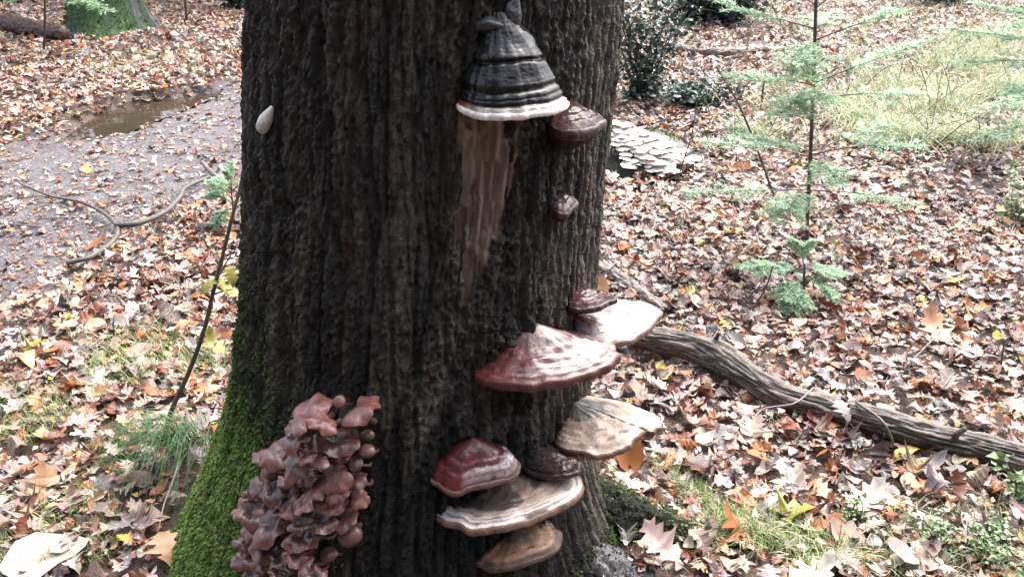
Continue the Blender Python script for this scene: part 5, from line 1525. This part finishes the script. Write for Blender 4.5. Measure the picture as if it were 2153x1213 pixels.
def pale_label(zx, zy, w):
    size = 'broad' if w > 150 else ('small' if w < 100 else 'middling')
    pl = 'at the top of the crowd' if zy < 480 else ('at the bottom of the crowd' if zy > 780 else 'in the middle of the crowd')
    sd = 'big trunk side' if zx < 480 else ('fir sapling side' if zx > 900 else 'central')
    return f'{size} pale mushroom {pl} on the stump, {sd}'
for i, (zx, zy, w) in enumerate(WC):
    px, py = 1230 + zx / 5.515, 200 + zy / 5.515
    d = ray(px, py)
    # the caps stand along the front slope of the stump
    t = (sb[1] - .42 + 0.9 * CAM_H) / (d[1] - 0.9 * d[2])
    p = O + d * t
    rgm = random.Random(i)
    dep = (p - O) @ np.array([0, CP, -SP])
    rad = w / 5.515 / 2 * dep / FPX * 1.35
    nn = np.array([rgm.uniform(-.2, .2), rgm.uniform(-.35, .05), 1.0])
    ft = p + np.array([rgm.uniform(-.02, .02), .05, -.09])
    mushroom('f', p, nn, rad, ft, pale_label(zx, zy, w), 'pale mushrooms on the stump', ((0.74, 0.67, 0.57), (0.82, 0.78, 0.72), (0.78, 0.73, 0.66)), 900 + i, True)

# ------------------------------------------------------------------ woodland beyond the path (mirrored in the puddle)
def wood_tree(x, y, h, seed, label, group='woodland trees beyond the puddle', lsz=(.09, .2), n=2200, spread=.38, low=7):
    rg = np.random.default_rng(seed)
    b0 = np.array([x, y, -.02])
    root = empty('tree', b0, label, 'tree', group)
    top = np.array([rg.normal(0, .3), rg.normal(0, .3), h])
    P = catmull(np.array([[0, 0, -.1], [top[0] * .3, top[1] * .3, h * .4], top]), 24)
    v, f = tube(P, np.linspace(.2, .05, 24), 14, .2, seed, 9)
    tr = link('trunk', make_mesh('trunk', v, f, M['bark'], np.tile((0.045, 0.036, 0.03), (len(v), 1))), root)
    cl = []
    for i in range(9):
        k_ = int(rg.integers(low, 23)); a = rg.uniform(0, 6.28); l_ = rg.uniform(.9, 2.0)
        e = P[k_] + np.array([math.cos(a) * l_, math.sin(a) * l_, rg.uniform(.2, .9)])
        C_ = catmull(np.array([P[k_], (P[k_] + e) / 2 + [0, 0, .1], e]), 10)
        v, f = tube(C_, np.linspace(.05, .012, 10), 7)
        link('limb', make_mesh('limb', v, f, M['bark'], np.tile((0.045, 0.036, 0.03), (len(v), 1))), root)
        cl.append(C_[4:])
    E = np.concatenate(cl)
    pos = E[rg.integers(0, len(E), n)] + rg.normal(0, spread, (n, 3))
    V, F, c = leaves_mesh(pos, rg.uniform(lsz[0], lsz[1], n), 'round', 1, grass_cols(n, [(0.10, 0.08, 0.03), (0.06, 0.09, 0.03), (0.16, 0.08, 0.03)], rg), R(50), rg)
    o = link('crown', make_mesh('crown', V, F, M['leaf'], c, False), root); o['kind'] = 'stuff'
for i, (az, dd) in enumerate([(-40, 14.5), (-34, 17), (-29.5, 14), (-24.5, 16.5), (-20.5, 14.2), (-16, 18), (-11, 15)]):
    wood_tree(dd * math.sin(R(az)), dd * math.cos(R(az)), 6.5 + (i * 37 % 5) * .5, 60 + i, 'brown leaved woodland tree standing beyond the puddle')

lp = on_y(1698, 176, yb - .03)
leaf_object(lp, .085, 'round', 'orange', R(85), R(35), R(20), 'rust orange leaf caught on the stem of the fir sapling', None, 4)

for i, az in enumerate(range(112, 260, 16)):  # unseen ring of trees, added to keep low sky out of reflections
    dd = 6.6 + (i * 53 % 7) * .25
    wood_tree(dd * math.sin(R(az)), dd * math.cos(R(az)), 6.0 + (i * 29 % 5) * .35, 160 + i, 'unseen brown leaved tree added to darken reflections on the bracket covered trunk',
              'unseen trees added to darken reflections', (.22, .42), 2400, .5, 5)
